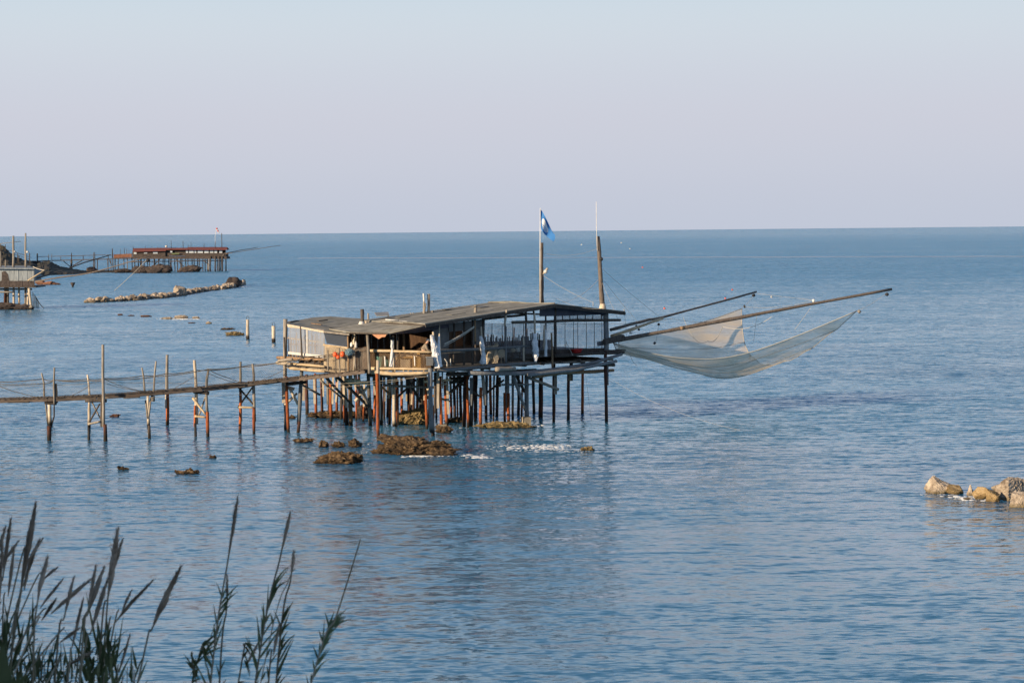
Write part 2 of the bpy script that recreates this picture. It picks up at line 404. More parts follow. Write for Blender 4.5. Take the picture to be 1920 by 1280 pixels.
# ------------------------------------------------------------------ rocks
def rock_mat(name, cols, wet, wet_z, scale=2.0, bump=.8, jit=.12):
    """Rough stone with a dark wet, weedy band near the waterline (world height)."""
    m = mat(name, cols, scale, rough=.9, bump=bump, jitter=jit, detail=8, bump_scale=9)
    n, l = m.node_tree.nodes, m.node_tree.links; b = n['Principled BSDF']
    src = b.inputs['Base Color'].links[0].from_socket
    geo = n.new('ShaderNodeNewGeometry'); sp = n.new('ShaderNodeSeparateXYZ'); l.new(geo.outputs['Position'], sp.inputs[0])
    t = n.new('ShaderNodeTexNoise'); t.inputs['Scale'].default_value = 3.0; l.new(geo.outputs['Position'], t.inputs['Vector'])
    ad = n.new('ShaderNodeMath'); ad.operation = 'MULTIPLY_ADD'; l.new(t.outputs[0], ad.inputs[0]); ad.inputs[1].default_value = -wet_z * 1.2; l.new(sp.outputs[2], ad.inputs[2])
    mr = n.new('ShaderNodeMapRange'); mr.inputs[1].default_value = -wet_z * .6; mr.inputs[2].default_value = wet_z * .5
    l.new(ad.outputs[0], mr.inputs[0])
    mx = n.new('ShaderNodeMix'); mx.data_type = 'RGBA'; l.new(mr.outputs[0], mx.inputs[0])
    mx.inputs[6].default_value = (*wet, 1); l.new(src, mx.inputs[7]); l.new(mx.outputs[2], b.inputs['Base Color'])
    return m
M['reef'] = rock_mat('weedy reef rock', [(.022, .015, .010), (.075, .048, .026), (.22, .15, .085)], (.018, .013, .009), .10, 7)
M['reefyellow'] = rock_mat('yellow weedy rock', [(.06, .045, .02), (.20, .145, .07), (.34, .26, .13)], (.03, .025, .015), .07, 7)
M['limestone'] = rock_mat('pale limestone', [(.17, .135, .105), (.36, .295, .23), (.52, .45, .365)], (.15, .115, .06), .18, 4)
M['limeyellow'] = rock_mat('yellow weedy limestone', [(.15, .10, .05), (.33, .23, .11), (.45, .34, .20)], (.12, .085, .04), .16, 4)
M['farlime'] = rock_mat('breakwater stone', [(.20, .155, .115), (.33, .27, .21), (.46, .39, .32)], (.10, .08, .055), .35, 1.2, .4, .42)
M['farreef'] = rock_mat('dark shore rock', [(.035, .03, .03), (.07, .055, .05), (.12, .09, .075)], (.025, .02, .02), .5, .8, .3)
M['redrock'] = rock_mat('red brown shore rock', [(.14, .06, .04), (.24, .11, .07), (.32, .17, .11)], (.07, .04, .03), .4, 1, .3)

def ico(sub):
    bm = bmesh.new(); bmesh.ops.create_icosphere(bm, subdivisions=sub, radius=1.0)
    v = np.array([p.co[:] for p in bm.verts]); f = [tuple(x.index for x in fc.verts) for fc in bm.faces]; bm.free(); return v, f
ICO = {k: ico(k) for k in (2, 3, 4, 5)}
def boulder(name, c, sx, sy, sz, material, parent=None, sub=3, seed=1, cuts=9, lump=.10, fine=.03, rz=0.0, sink=.35, sharp=1.0, rag=0.0, peak=0.0, lean=0.0, block=False):
    """A broken block: a sphere cut by random planes, then roughened. c is its centre at sea level; sz its height above it."""
    r = random.Random(seed); v, f = ICO[sub]
    rad = np.full(len(v), 1.0)
    if block:
        for n in (Vector((1, .08, .1)), Vector((-1, .05, .12)), Vector((.06, 1, .05)), Vector((.1, -1, .1)), Vector((.08, -.06, 1)), Vector((0, 0, -1))):
            n = n.normalized(); d = v @ np.array(n[:]); rad = np.minimum(rad, np.where(d > 1e-3, .56 / np.maximum(d, 1e-3), 9.0))
    for _ in range(cuts):
        n = Vector((r.gauss(0, 1), r.gauss(0, 1), r.gauss(0, .8))).normalized(); h = r.uniform(.42, .74)
        d = v @ np.array(n[:]); ok = d > 1e-3
        lim = np.where(ok, h / np.maximum(d, 1e-3), 9.0)
        rad = np.minimum(rad, lim * sharp + rad * (1 - sharp))
    ox = Vector((r.uniform(-50, 50), r.uniform(-50, 50), r.uniform(-50, 50)))
    ca, sa = math.cos(rz), math.sin(rz)
    tot = sz / (1 - sink)
    ws = []
    for p, q in zip(v, rad):
        d = Vector(p)
        k = q * (1 + lump * noise.noise(d * 2.3 + ox) + lump * .6 * noise.noise(d * 5.1 + ox) + fine * 2 * noise.noise(d * 12 + ox) + fine * noise.noise(d * 27 + ox))
        ws.append(d * k)
    lo = [min(w[i] for w in ws) for i in range(3)]; hi = [max(w[i] for w in ws) for i in range(3)]
    out = []
    for w in ws:
        x, y, z = ((w[i] - lo[i]) / (hi[i] - lo[i]) * 2 - 1 for i in range(3))
        pk = 1 - peak * max(0.0, (z + .2) / 1.2)
        x, y, z = (x * pk + lean * max(0.0, z)) * sx / 2, y * pk * sy / 2, z * tot / 2
        if rag:
            q = Vector((x, y, 0)); e = noise.noise(q * 3.1 + ox) * .6 + abs(noise.noise(q * 7.3 + ox)) * .8 + noise.noise(q * 17 + ox) * .4
            z += rag * e * max(0.0, min(1.0, z / (tot * .15) + .4)); x += rag * .6 * noise.noise(q * 6 - ox); y += rag * .6 * noise.noise(q * 5 + ox * 2)
        out.append(Vector(c) + Vector((x * ca - y * sa, x * sa + y * ca, z + tot * (.5 - sink))))
    return mk(name, out, f, material, parent, smooth=False)

# ------------------------------------------------------------------ the fishing platform on stilts
def vplane(a, b):
    """Pixel -> point on the upright plane through plan points a and b (off = metres towards the viewer)."""
    ax, ay = a; bx, by = b
    n = Vector((by - ay, -(bx - ax), 0)).normalized()
    if n.y > 0: n = -n
    def f(px, py, off=0.0):
        d = ray(px, py); o = Vector((ax, ay, 0)) + n * off
        t = (o - CAM0).dot(n) / d.dot(n); return CAM0 + d * t
    f.n = n; return f
def xy(px, Y):
    p = P(px, 660, Y); return (p.x, p.y)
pL, pM, pN, pA, pC, pR = xy(535, 111.5), xy(607, 109.6), xy(655, 108.9), xy(693, 108.5), xy(815, 107.9), xy(1150, 115.3)
FR = vplane(pC, pR); FW = vplane(pL, pM); FT = vplane(pM, pN); FE = vplane(pN, pA); FA = vplane(pA, pC)
NF = FR.n; BK = -NF; ALONG = (Vector((*pR, 0)) - Vector((*pC, 0))).normalized()
ZD = 3.36
plat = thing('fishing_platform', (-3.0, 111.0, 0.0),
             'large weathered wooden fishing platform on rusty stilts with grey felt roofs and two masts', 'fishing platform', 'fishing platforms on stilts')

def pile(base, top, r, material, Y=None, name='pile', r1=None, deep=1.3, bend=.006):
    b = W(*base) if Y is None else P(*base, Y)
    t = P(*top, b.y)
    b = b + (b - t).normalized() * (deep if b.z < .35 else .4)
    return log(name, b, t, r, r1 or r * .92, material, plat, bend=bend, segs=6)
def strap(p0, p1, w, material, Y, name='timber_splint', t=.07):
    return bar(name, P(*p0, Y), P(*p1, Y), w, t, material, plat, up=(0, 1, 0))

# piles: photo position of foot and head, thickness, surface
pile((541, 810), (537, 706), .085, 'rust'); strap((531, 712), (532, 755), .17, 'pale', 110.9)
pile((536, 806), (535, 598), .11, 'grey', 111.6, name='corner_post')
pile((541, 790), (533, 632), .05, 'dark', 111.2, name='lean_pole')
pile((575.5, 777), (574.5, 702), .10, 'rustdark'); strap((570.5, 706), (569, 751), .14, 'pale', 119.6)
pile((592.5, 779), (591, 700), .075, 'rust', 118.5); strap((589, 704), (590, 757), .12, 'pale', 118.2)
pile((616.5, 774), (615, 700), .07, 'rustdark', 118.6); strap((613.5, 704), (614, 758), .10, 'grey', 118.2)
pile((621, 790), (619.5, 716), .085, 'rust'); strap((624.5, 704), (623.5, 757), .10, 'pale', 116.2)
pile((650.5, 797), (648.5, 740), .10, 'rustdark'); strap((647, 698), (650, 764), .13, 'pale', 113.4)
pile((658, 798), (657, 700), .12, 'brown')
pile((681, 790), (682, 745), .06, 'rust'); strap((683, 715), (682, 762), .09, 'pale', 116)
pile((694, 798), (690, 690), .10, 'grey')
pile((709, 826), (707, 700), .085, 'rust'); pile((710.5, 772), (708.5, 675), .085, 'pale', 105.6, name='rail_post', deep=0)
pile((715, 797), (714, 698), .09, 'dark', bend=.02)
pile((742, 800), (743, 700), .085, 'rust'); pile((739, 785), (738, 690), .095, 'pale', 111.6, name='timber_splint', deep=0)
strap((735, 724), (735.5, 746), .08, 'white', 112)
pile((746.5, 797), (746, 712), .05, 'rustdark')
pile((754, 776), (752.5, 708), .075, 'rust', 117); strap((754, 714), (754.5, 747), .09, 'pale', 116.7)
pile((766, 774), (765, 706), .085, 'rustdark', 117.5); strap((762, 708), (762, 752), .08, 'pale', 117)
pile((790.5, 766), (790, 700), .14, 'dark', 115)
pile((800, 804), (798, 704), .075, 'rust'); strap((795.5, 702), (795, 750), .07, 'pale', 111.6); strap((801.5, 706), (803, 741), .08, 'pale', 111.4)
pile((812.5, 818), (811, 760), .09, 'rust', 107.6); pile((809, 796), (806.5, 690), .12, 'greyblue', 107.5, name='front_post', deep=0)
pile((816, 760), (815.5, 698), .07, 'dark', 109.6); strap((821, 765), (821.5, 697), .13, 'pale', 109.2)
pile((827, 798), (825, 705), .08, 'rust', 109.8); strap((829.5, 696), (829.5, 728), .08, 'pale', 109.4)
pile((838, 803), (834, 712), .09, 'rust'); strap((838, 706), (840.5, 776), .13, 'pale', 110.7)
pile((865, 786), (862, 698), .085, 'rustdark'); pile((870.5, 800), (872, 700), .11, 'rustdark'); pile((877, 801), (876, 697), .075, 'rust')
pile((883.5, 799), (884.5, 708), .11, 'dark'); strap((882, 760), (885, 708), .15, 'greyblue', 110.9)
pile((901.5, 802), (901.5, 726), .085, 'rust'); pile((909, 745), (903.5, 688), .095, 'grey', 111, name='timber_splint', deep=0)
pile((931.5, 781), (933, 700), .09, 'rustdark'); strap((936.5, 707), (936.5, 725), .17, 'brown', 118)
pile((946, 792), (946, 736), .07, 'rust', 113.6); pile((954, 794), (953.5, 737), .08, 'rust', 113.3); pile((950, 757), (951, 697), .13, 'greyblue', 113.8, name='timber_splint', deep=0)
pile((987.5, 783), (987, 694), .12, 'greyblue', 113.2)
pile((1013.5, 783), (1014.5, 695), .13, 'rustdark'); pile((1037.5, 791), (1039, 668), .085, 'rustdark'); strap((1041.5, 697), (1041.5, 739), .17, 'grey', 113.9)
pile((1065, 787), (1066, 690), .085, 'rustdark'); strap((1068.5, 694), (1068.5, 714), .15, 'brown', 115.6)
pile((1137, 791), (1135, 658), .095, 'rustdark'); strap((1138, 684), (1138, 722), .18, 'greyblue', 114.6)
pile((1071, 700), (1071, 664), .10, 'dark', 118, deep=0)
for px, py in ((640, 786), (672, 781), (727, 782), (776, 778), (852, 781), (893, 783), (920, 777), (972, 779), (1001, 776), (1092, 776)):   # inner rows
    pile((px, py), (px + rng.uniform(-1.5, 1.5), 702 - (px - 640) * .03), .085, rng.choice(['rustdark', 'dark', 'rust']))

for px, py in ((604, 783), (632, 779), (645, 792), (668, 788), (702, 790), (721, 786), (731, 795), (770, 784), (783, 792), (795, 786), (805, 790), (818, 786), (846, 788), (858, 792), (890, 790), (912, 786), (925, 791), (962, 786), (978, 783)):
    b_ = W(px, py); rp = random.Random(px)
    pile((px, py), (px + rp.uniform(-2, 2), 703 - (px - 640) * .03), rp.uniform(.05, .085), rp.choice(['rust', 'rust', 'rustdark', 'brown']))
    if px < 850 or rp.random() < .4: strap((px + rp.uniform(-2.5, 2.5), 706 - (px - 640) * .03), (px + rp.uniform(-2.5, 2.5), rp.uniform(730, 768)), rp.uniform(.08, .14), 'pale' if px < 850 else 'greyblue', b_.y - .15)
# braces under the deck
def brace(a, b, Y0, Y1, r, material, name='brace'):
    return log(name, P(*a, Y0), P(*b, Y1), r, r * .85, material, plat, bend=.006, segs=4)
brace((529, 724), (552, 729), 111, 111, .10, 'pale'); brace((534, 759), (557, 737), 111, 111, .07, 'pale'); brace((543, 728), (559, 758), 110.8, 110.8, .08, 'pale')
brace((612, 708), (663, 762), 109.5, 113, .075, 'dark'); brace((628, 703), (692, 762), 109.3, 112, .085, 'dark')
brace((640, 718), (690, 717), 110.5, 110.5, .11, 'log'); brace((648, 712), (676, 713), 110.2, 110.2, .09, 'log')
brace((666, 752), (692, 722), 111.3, 111.3, .08, 'pale'); brace((668, 722), (690, 757), 111, 111, .07, 'grey'); brace((676, 722), (689, 756), 111.5, 111.5, .09, 'pale')
brace((762, 708), (788, 753), 112, 114, .085, 'dark'); brace((843, 737), (880, 704), 111, 113, .08, 'dark')
brace((842, 710), (880, 708), 113, 113, .09, 'dark'); brace((842, 717), (874, 713), 114, 114, .08, 'dark')
brace((962, 705), (985, 768), 112, 113, .09, 'greyblue'); brace((968, 704), (984, 735), 114, 114.5, .085, 'dark')
brace((940, 721), (998, 720), 112.5, 112.7, .05, 'greyblue'); brace((992, 708), (1047, 730), 112.6, 113.6, .085, 'grey')
for a, b, Y in (((630, 706), (631, 716), 110), ((658, 700), (658, 716), 110), ((664, 697), (666, 716), 110), ((672, 700), (674, 708), 110)):
    brace(a, b, Y, Y, .06, 'pale', 'hanger')

for a, b, Y0, Y1, m_ in (((600, 712), (640, 745), 114, 115, 'grey'), ((700, 712), (735, 742), 112, 113, 'brown'), ((745, 745), (780, 712), 113, 113.5, 'dark'), ((800, 730), (838, 718), 110.5, 110.5, 'pale'), ((812, 742), (842, 752), 110, 111, 'brown'), ((855, 712), (898, 742), 112, 113, 'dark'), ((905, 742), (945, 712), 114, 114, 'dark'), ((720, 722), (800, 726), 111.5, 111, 'grey'), ((560, 718), (600, 740), 113, 114, 'grey'), ((795, 715), (845, 712), 109.5, 110, 'log')):
    brace(a, b, Y0, Y1, .065, m_)
# deck and its bearers
deck_xy = [pL, pM, pN, pA, pC, (FR(1005, 680).x, FR(1005, 680).y)]
r_in = FR(1005, 680, 0.0); rE = Vector((*pR, 0))
back = [Vector((*pR, 0)) + BK * 6.4, Vector((*pC, 0)) + BK * 9.5 + ALONG * 1.0, Vector((*pL, 0)) + Vector((.6, 5.5, 0))]
slab('deck', [Vector((x, y, ZD)) for x, y in deck_xy] + [Vector((rE.x, rE.y, ZD))] + [Vector((b.x, b.y, ZD)) for b in back], .09, 'grey', plat)
fl = [FR(1012, 664, .25), FR(1166, 658, .25)]
zf = (fl[0].z + fl[1].z) / 2
slab('room_floor', [Vector((fl[0].x, fl[0].y, zf)), Vector((fl[1].x, fl[1].y, zf)), Vector((fl[1].x, fl[1].y, zf)) + BK * 6.0, Vector((fl[0].x, fl[0].y, zf)) + BK * 6.0], .12, 'dark', plat)
def bearer(f, a, b, off, r, material, mids=(), name='bearer_log', r1=None):
    return log(name, f(*a, off), f(*b, off), r, r1 or r * .85, material, plat, bend=.006, segs=6, mids=[f(*m, off) for m in mids])
bearer(FA, (694, 690.5), (806, 692), .12, .07, 'log'); bearer(FA, (697, 697), (805, 699), .28, .105, 'log', mids=[(735, 701)])
bearer(FA, (690, 703), (800, 705), -.8, .10, 'dark')
bearer(FW, (520, 670), (609, 674), .1, .09, 'brown'); bearer(FW, (541, 681), (609, 687), .3, .08, 'log'); bearer(FW, (543, 690), (609, 696), .45, .085, 'log')
bearer(FW, (519, 680), (545, 682), .5, .10, 'pale', name='log_end'); bearer(FW, (522, 676), (548, 673), .6, .08, 'grey', name='log_end')
bearer(FR, (822, 694.5), (1003, 680), .15, .10, 'greyblue'); bearer(FR, (824, 690), (998, 677), .05, .055, 'brown', name='edge_board')
bearer(FR, (838, 702), (1005, 694), -.3, .11, 'dark'); bearer(FR, (880, 699), (1166, 664), .45, .13, 'greyblue', mids=[(975, 699), (1060, 689), (1110, 681)], r1=.08)
bearer(FR, (990, 703), (1156, 677), .65, .10, 'greyblue', mids=[(1080, 692)]); bearer(FR, (1010, 700), (1150, 694), -.2, .10, 'brown', mids=[(1100, 697)])
bearer(FR, (1022, 678), (1096, 678), -.6, .09, 'dark'); bearer(FR, (930, 692), (966, 691), .7, .12, 'grey'); bearer(FR, (1090, 684), (1152, 684), .2, .10, 'dark')
bearer(FR, (1000, 706), (1053, 699), .1, .11, 'brown'); bearer(FR, (1040, 667), (1170, 660), .35, .10, 'dark')
for k in range(9):   # joists seen end on
    a = FR(850 + k * 34, 696 - k * 2.9, .2)
    log('joist', a, a + BK * 7, .085, .085, 'dark', plat, segs=2)
for px in (704, 716, 728, 741, 757, 766, 775, 784, 795):
    a = FA(px, 694.5, .1); log('joist', a, a + Vector((-.5, 5, 0)), .05, .05, rng.choice(['brown', 'log', 'grey']), plat, segs=2)
for px in (562, 578, 590, 600):
    a = FW(px, 678, 0); log('joist', a, a + Vector((.4, 5, 0)), .06, .06, 'brown', plat, segs=2)
for a, b in (((574, 668), (574, 690)), ((588, 668), (589, 688)), ((598, 668), (598, 690))):
    log('hanger', FW(*a, .1), FW(*b, .1), .035, .03, 'dark', plat, segs=2)

# roofs
zr = .10
F1, F2, F3 = FR(1040, 569.5, .5), FR(797, 606, .5), FR(1172, 583, .5)
DB = 5.7
def felt_slope(e0, r0, r1, e1, n, label=None):
    """A roof slope of lapped felt strips running from eave (e) to ridge (r), end 0 to end 1."""
    for k in range(n):
        a, b = k / n, (k + 1) / n + (.012 if k < n - 1 else 0)
        lift = Vector((0, 0, .012 * (k % 2) + rng.uniform(0, .006)))
        wob = [Vector((0, 0, rng.uniform(-.015, .015))) for _ in range(4)]
        cs = [e0.lerp(e1, a), r0.lerp(r1, a), r0.lerp(r1, b), e0.lerp(e1, b)]
        o = slab('felt_strip', [c + lift + w for c, w in zip(cs, wob)], .05, 'felt', plat)
    return o
dn = Vector((0, 0, .055))
slab('roof_deck', [F2 - dn, F1 - dn, F1 + BK * DB - Vector((0, 0, .06)) - dn, F2 + BK * DB - dn], .07, 'dark', plat)
felt_slope(F2, F1, F1 + BK * DB - Vector((0, 0, .06)), F2 + BK * DB, 6)
slab('roof_deck', [F1 - dn + Vector((0, 0, .003)), F3 - dn, F3 + BK * DB - dn, F1 + BK * DB - Vector((0, 0, .057)) - dn], .07, 'dark', plat)
felt_slope(F3, F1 + Vector((0, 0, .02)), F1 + BK * DB - Vector((0, 0, .04)), F3 + BK * DB, 6)
log('ridge_roll', F1 + Vector((0, 0, .03)), F1 + BK * DB - Vector((0, 0, .02)), .035, .035, 'felt', plat)
for u, v, w, h in ((.35, .3, .9, .5), (.7, .55, .6, .8), (.15, .7, .7, .4), (.55, .8, .5, .4)):   # patches of newer and older felt
    c = F2.lerp(F1, u).lerp((F2 + BK * DB).lerp(F1 + BK * DB, u), v) + Vector((0, 0, .035)); e = (F1 - F2).normalized()
    slab('felt_patch', [c, c + e * w, c + e * w + BK * h, c + BK * h], .012, 'panel' if u > .6 else 'felt', plat)
bar('verge_board', F2 - Vector((0, 0, .14)) + NF * .03, F1 - Vector((0, 0, .14)) + NF * .03, .04, .12, 'dark', plat)
bar('verge_board', F1 - Vector((0, 0, .14)) + NF * .03, F3 - Vector((0, 0, .14)) + NF * .03, .04, .16, 'dark', plat)
r2 = [P(656, 622, 108.2), P(727, 624, 107.2), P(803, 607.5, 107.3), P(723, 599.5, 110.6), P(690, 604, 110.6), P(617, 616, 109.6)]
slab('roof', r2, .06, 'felt', plat)
r3 = [P(538, 607, 111.2), P(607, 620, 109.2), P(655, 625.5, 108.4), P(618, 615.5, 109.9), P(692, 603.2, 111.4), P(676, 597, 114.5), P(620, 593, 115.5), P(588, 594.7, 115.3), P(541, 603.5, 113.0)]
slab('roof', r3, .06, 'felt', plat)
bar('batten', P(724, 599, 110.5), P(795, 605.8, 107.6), .10, .05, 'white', plat); bar('batten', P(690, 604, 110.4), P(709, 596.5, 113), .08, .05, 'pale', plat); bar('batten', P(692, 603, 110.7), P(722, 599.5, 110.5), .06, .04, 'pale', plat)
bar('batten', P(618, 615.3, 109.8), P(664, 611.5, 110.4), .16, .05, 'black', plat)
bar('batten', P(596, 601.5, 112.5), P(613, 599.8, 113), .14, .05, 'dark', plat); bar('batten', P(584, 606, 111.4), P(603, 608.5, 111), .08, .04, 'brown', plat); bar('batten', P(541, 604, 112.6), P(557, 601, 113.6), .2, .05, 'dark', plat)
bar('fascia_board', P(539, 609.2, 111.1), P(607, 622, 109.15), .03, .10, 'pale', plat); bar('fascia_board', P(607, 622, 109.1), P(655, 627.3, 108.3), .03, .08, 'grey', plat)
bar('fascia_board', P(656, 624, 108.1), P(727, 625.6, 107.15), .03, .07, 'dark', plat)

# things standing out of the roofs
def stub(a, b, Y, r, material, name='roof_post'):
    o = log(name, P(*b, Y), P(*a, Y), r, r * .95, material, plat, bend=.01, segs=3); return o
stub((679, 579.5), (679.5, 607), 110.4, .10, 'dark'); lathe('flashing', P(678, 609.5, 110.2), [(.22, 0), (.13, .12), (.11, .2)], 'white', plat)
stub((690.5, 587), (690.5, 601), 112, .05, 'grey'); stub((686.5, 602), (686, 611), 110.2, .07, 'pale')
slab('roof_hatch', [P(702, 585.5, 113), P(728, 584.5, 113), P(730, 590.5, 112), P(706, 591, 112)], .05, 'panel', plat); bar('hatch_strut', P(727, 590, 112.2), P(729, 595, 112.2), .05, .05, 'dark', plat)
stub((804, 551), (803.5, 593), 113, .075, 'grey'); stub((795, 566), (794, 593), 112.8, .05, 'grey'); stub((798, 568), (795, 592), 112.6, .04, 'grey'); stub((794, 550), (795, 566), 112.8, .045, 'white', 'vent_pipe')
stub((811, 582), (811.5, 592), 113, .06, 'grey'); stub((742, 592.5), (742, 595), 113, .12, 'white', 'vent_cap'); stub((770, 586), (773, 593), 113, .03, 'grey', 'prong'); stub((775, 586), (773, 593), 113, .03, 'grey', 'prong')
stub((892, 572), (891, 596), 110.7, .085, 'grey'); lathe('flashing', P(890.5, 594.5, 110.5), [(.3, 0), (.14, .10), (.10, .16)], 'pale', plat)
bar('bracket', P(882, 575.5, 110.6), P(891, 574.5, 110.6), .03, .04, 'grey', plat); bar('bracket', P(893, 591, 110.5), P(907, 590, 110.9), .1, .06, 'dark', plat)

# walls: plastic film windows on the corner room
def pane(f, x0, x1, ya, yb, material, off=0.0, slope=0.0, name='window_pane', t=.012):
    return slab(name, [f(x0, ya, off), f(x1, ya + slope * (x1 - x0), off), f(x1, yb + slope * (x1 - x0), off), f(x0, yb, off)], t, material, plat, axis=f.n * -1)
pane(FW, 540.5, 573, 612, 659, 'film', 0, .12); pane(FW, 577.5, 609, 617, 663.3, 'film', 0, .12)
def frame(f, a, b, w, material, off=.03, name='window_frame', t=.05):
    return bar(name, f(*a, off), f(*b, off), t, w, material, plat, up=(0, 0, 1) if abs(a[0] - b[0]) > abs(a[1] - b[1]) else (1, 0, 0))
frame(FW, (575.3, 614), (575.5, 664), .10, 'white', t=.06); frame(FW, (540, 661), (608, 668.5), .13, 'white', name='window_sill', t=.1); frame(FW, (540, 611.5), (608, 620), .09, 'pale')
frame(FW, (540, 633.5), (607, 642), .09, 'log', off=-.06); frame(FW, (567, 636), (575, 627), .06, 'pale', off=-.05)
for x in (544.5, 555, 563.5, 585, 594, 602): frame(FW, (x, 613 + (x - 540) * .12), (x, 659 + (x - 540) * .12), .018, 'grey', off=-.02, name='window_bar', t=.02)
log('window_post', FW(563.5, 612, .25), FW(566, 672, .25), .035, .05, 'dark', plat)
for k in range(26):   # stick screen on the far side of the corner room
    x = 541 + k * 2.7; b = P(x, 660, 115.5)
    log('screen_stick', Vector((b.x, b.y, ZD)), Vector((b.x + rng.uniform(-.05, .05), b.y, ZD + rng.uniform(1.05, 1.65))), .035, .03, rng.choice(['brown', 'dark', 'grey']), plat, segs=2, sides=6)
bar('screen_rail', P(541, 645, 115.4), P(612, 648, 115.4), .06, .1, 'brown', plat)
slab('wall_panel', [FT(607, 645), FT(655, 651.5), FT(656, 699), FT(607, 699)], .06, 'reedmat', plat, axis=FT.n * -1)
slab('plastic_sheet', [FT(606, 621, .05), FT(652, 626.5, .05), FT(655, 651, .05), FT(613, 644, .05)], .01, 'filmdark', plat, axis=FT.n * -1)
frame(FT, (606, 646), (655, 652.5), .09, 'log', off=.04, name='wall_cap')
slab('wall_panel', [FE(655, 654), FE(692, 649), FE(692, 694), FE(656, 698)], .05, 'board', plat, axis=FE.n * -1)
log('door_post', FE(653.5, 697, .05), FE(652.5, 625, .05), .05, .05, 'brown', plat); log('door_post', FE(664, 697, .2), FE(665, 622, .2), .045, .04, 'pale', plat)
log('entrance_post', P(693, 700, 108.0), P(689, 627, 108.0), .085, .07, 'grey', plat)

# dark rooms behind the open front: side and back boarding
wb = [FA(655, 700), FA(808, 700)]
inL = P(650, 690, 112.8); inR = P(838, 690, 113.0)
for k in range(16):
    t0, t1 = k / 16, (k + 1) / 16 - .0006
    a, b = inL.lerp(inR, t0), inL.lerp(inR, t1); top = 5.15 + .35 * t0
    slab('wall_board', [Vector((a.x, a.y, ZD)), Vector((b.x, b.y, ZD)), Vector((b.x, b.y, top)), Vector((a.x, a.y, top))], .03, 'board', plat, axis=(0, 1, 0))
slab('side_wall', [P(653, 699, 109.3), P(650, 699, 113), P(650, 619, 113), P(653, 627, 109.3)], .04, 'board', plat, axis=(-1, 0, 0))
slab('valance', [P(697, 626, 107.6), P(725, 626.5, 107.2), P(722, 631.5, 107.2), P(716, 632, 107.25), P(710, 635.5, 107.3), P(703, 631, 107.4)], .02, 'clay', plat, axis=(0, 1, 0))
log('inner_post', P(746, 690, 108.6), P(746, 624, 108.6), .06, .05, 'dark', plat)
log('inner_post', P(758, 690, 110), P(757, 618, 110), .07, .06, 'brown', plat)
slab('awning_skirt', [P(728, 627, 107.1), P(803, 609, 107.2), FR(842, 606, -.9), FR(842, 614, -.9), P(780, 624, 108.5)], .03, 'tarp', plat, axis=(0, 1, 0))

# house front set back behind the balcony
HW = -1.0
def hpanel(x0, x1, ya0, ya1, yb, material, off=HW, name='wall_panel'):
    return slab(name, [FR(x0, ya0, off), FR(x1, ya1, off), FR(x1, yb - (x1 - x0) * .09, off), FR(x0, yb, off)], .04, material, plat, axis=NF * -1)
hpanel(811, 842, 612, 607, 686, 'panel'); hpanel(842, 905, 607, 598, 622, 'panel', HW + .06, 'header_board')
hpanel(842, 855, 622, 620, 683, 'board'); hpanel(853, 868, 618, 616, 682, 'clay', HW - 1.6, 'inner_door'); hpanel(871, 884, 616, 614, 680, 'board', HW - .5)
hpanel(886, 906, 606, 604, 679, 'panel', HW - .05)
hpanel(842, 905, 650, 646, 682, 'board', HW + .03, 'dado_board')
for x, m in ((851, 'dark'), (870, 'dark'), (886, 'dark'), (905, 'dark')): log('wall_post', FR(x, 684, HW + .05), FR(x, 604 - (x - 851) * .12, HW + .05), .06, .055, m, plat)
inb = [FR(842, 690, HW) + BK * 4.2, FR(905, 690, HW) + BK * 4.2]
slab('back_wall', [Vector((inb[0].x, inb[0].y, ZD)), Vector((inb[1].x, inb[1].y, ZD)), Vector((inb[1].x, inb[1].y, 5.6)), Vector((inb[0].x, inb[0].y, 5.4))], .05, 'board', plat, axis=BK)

# glazed sea room
for x0, x1 in ((906, 922), (923, 941), (942, 961), (962, 981), (982, 1003)):
    pane(FR, x0, x1, 606, 672, 'glass', HW, -.02)
    frame(FR, (x1 + .5, 606), (x1 + .5, 673), .03, 'dark', HW + .02, 'window_bar', .04)
for x0, x1 in ((1043, 1054.5), (1055.5, 1068), (1069, 1082.5), (1083.5, 1097), (1098, 1111), (1112, 1127.5), (1128.5, 1134)):
    pane(FR, x0, x1, 591.5, 601, 'film', 0); frame(FR, (x1 + .5, 591), (x1 + .5, 602), .05, 'black', .02, 'window_bar', .04)
for x0, x1 in ((1013, 1039), (1043, 1059), (1060, 1075), (1076, 1083), (1084, 1099), (1100, 1114), (1115, 1128), (1129, 1134)):
    pane(FR, x0, x1, 605, 657, 'glass', 0); frame(FR, (x1 + .5, 604), (x1 + .5, 657), .028, 'dark', .02, 'window_bar', .04)
slab('gable_tarp', [FR(1012, 580, .08), FR(1040, 572.5, .08), FR(1137, 582, .08), FR(1137, 590, .08), FR(1040, 592.5, .08), FR(1012, 593, .08)], .02, 'tarp', plat, axis=NF * -1)
bearer(FR, (960, 604), (1163, 600), .18, .085, 'dark', name='wall_beam'); bearer(FR, (945, 586), (1012, 589), .05, .05, 'dark', name='roof_strut'); bearer(FR, (985, 580), (987, 603), .05, .07, 'dark', name='roof_strut')
bearer(FR, (1000, 582), (1004, 604), .02, .05, 'dark', name='roof_strut'); bearer(FR, (905, 598), (985, 590), -.1, .07, 'dark', name='roof_strut')
for x, r in ((1041, .075), (1136, .12)): log('corner_post', FR(x, 662, .05), FR(x, 578 if x < 1100 else 584, .05), r, r, 'dark' if x < 1100 else 'greyblue', plat)
log('corner_post', FR(1140, 662, -.1), FR(1139, 584, -.1), .05, .05, 'greyblue', plat)
slab('skirting', [FR(1014, 656, .03), FR(1135, 652, .03), FR(1135, 660, .03), FR(1014, 664, .03)], .04, 'dark', plat, axis=NF * -1)
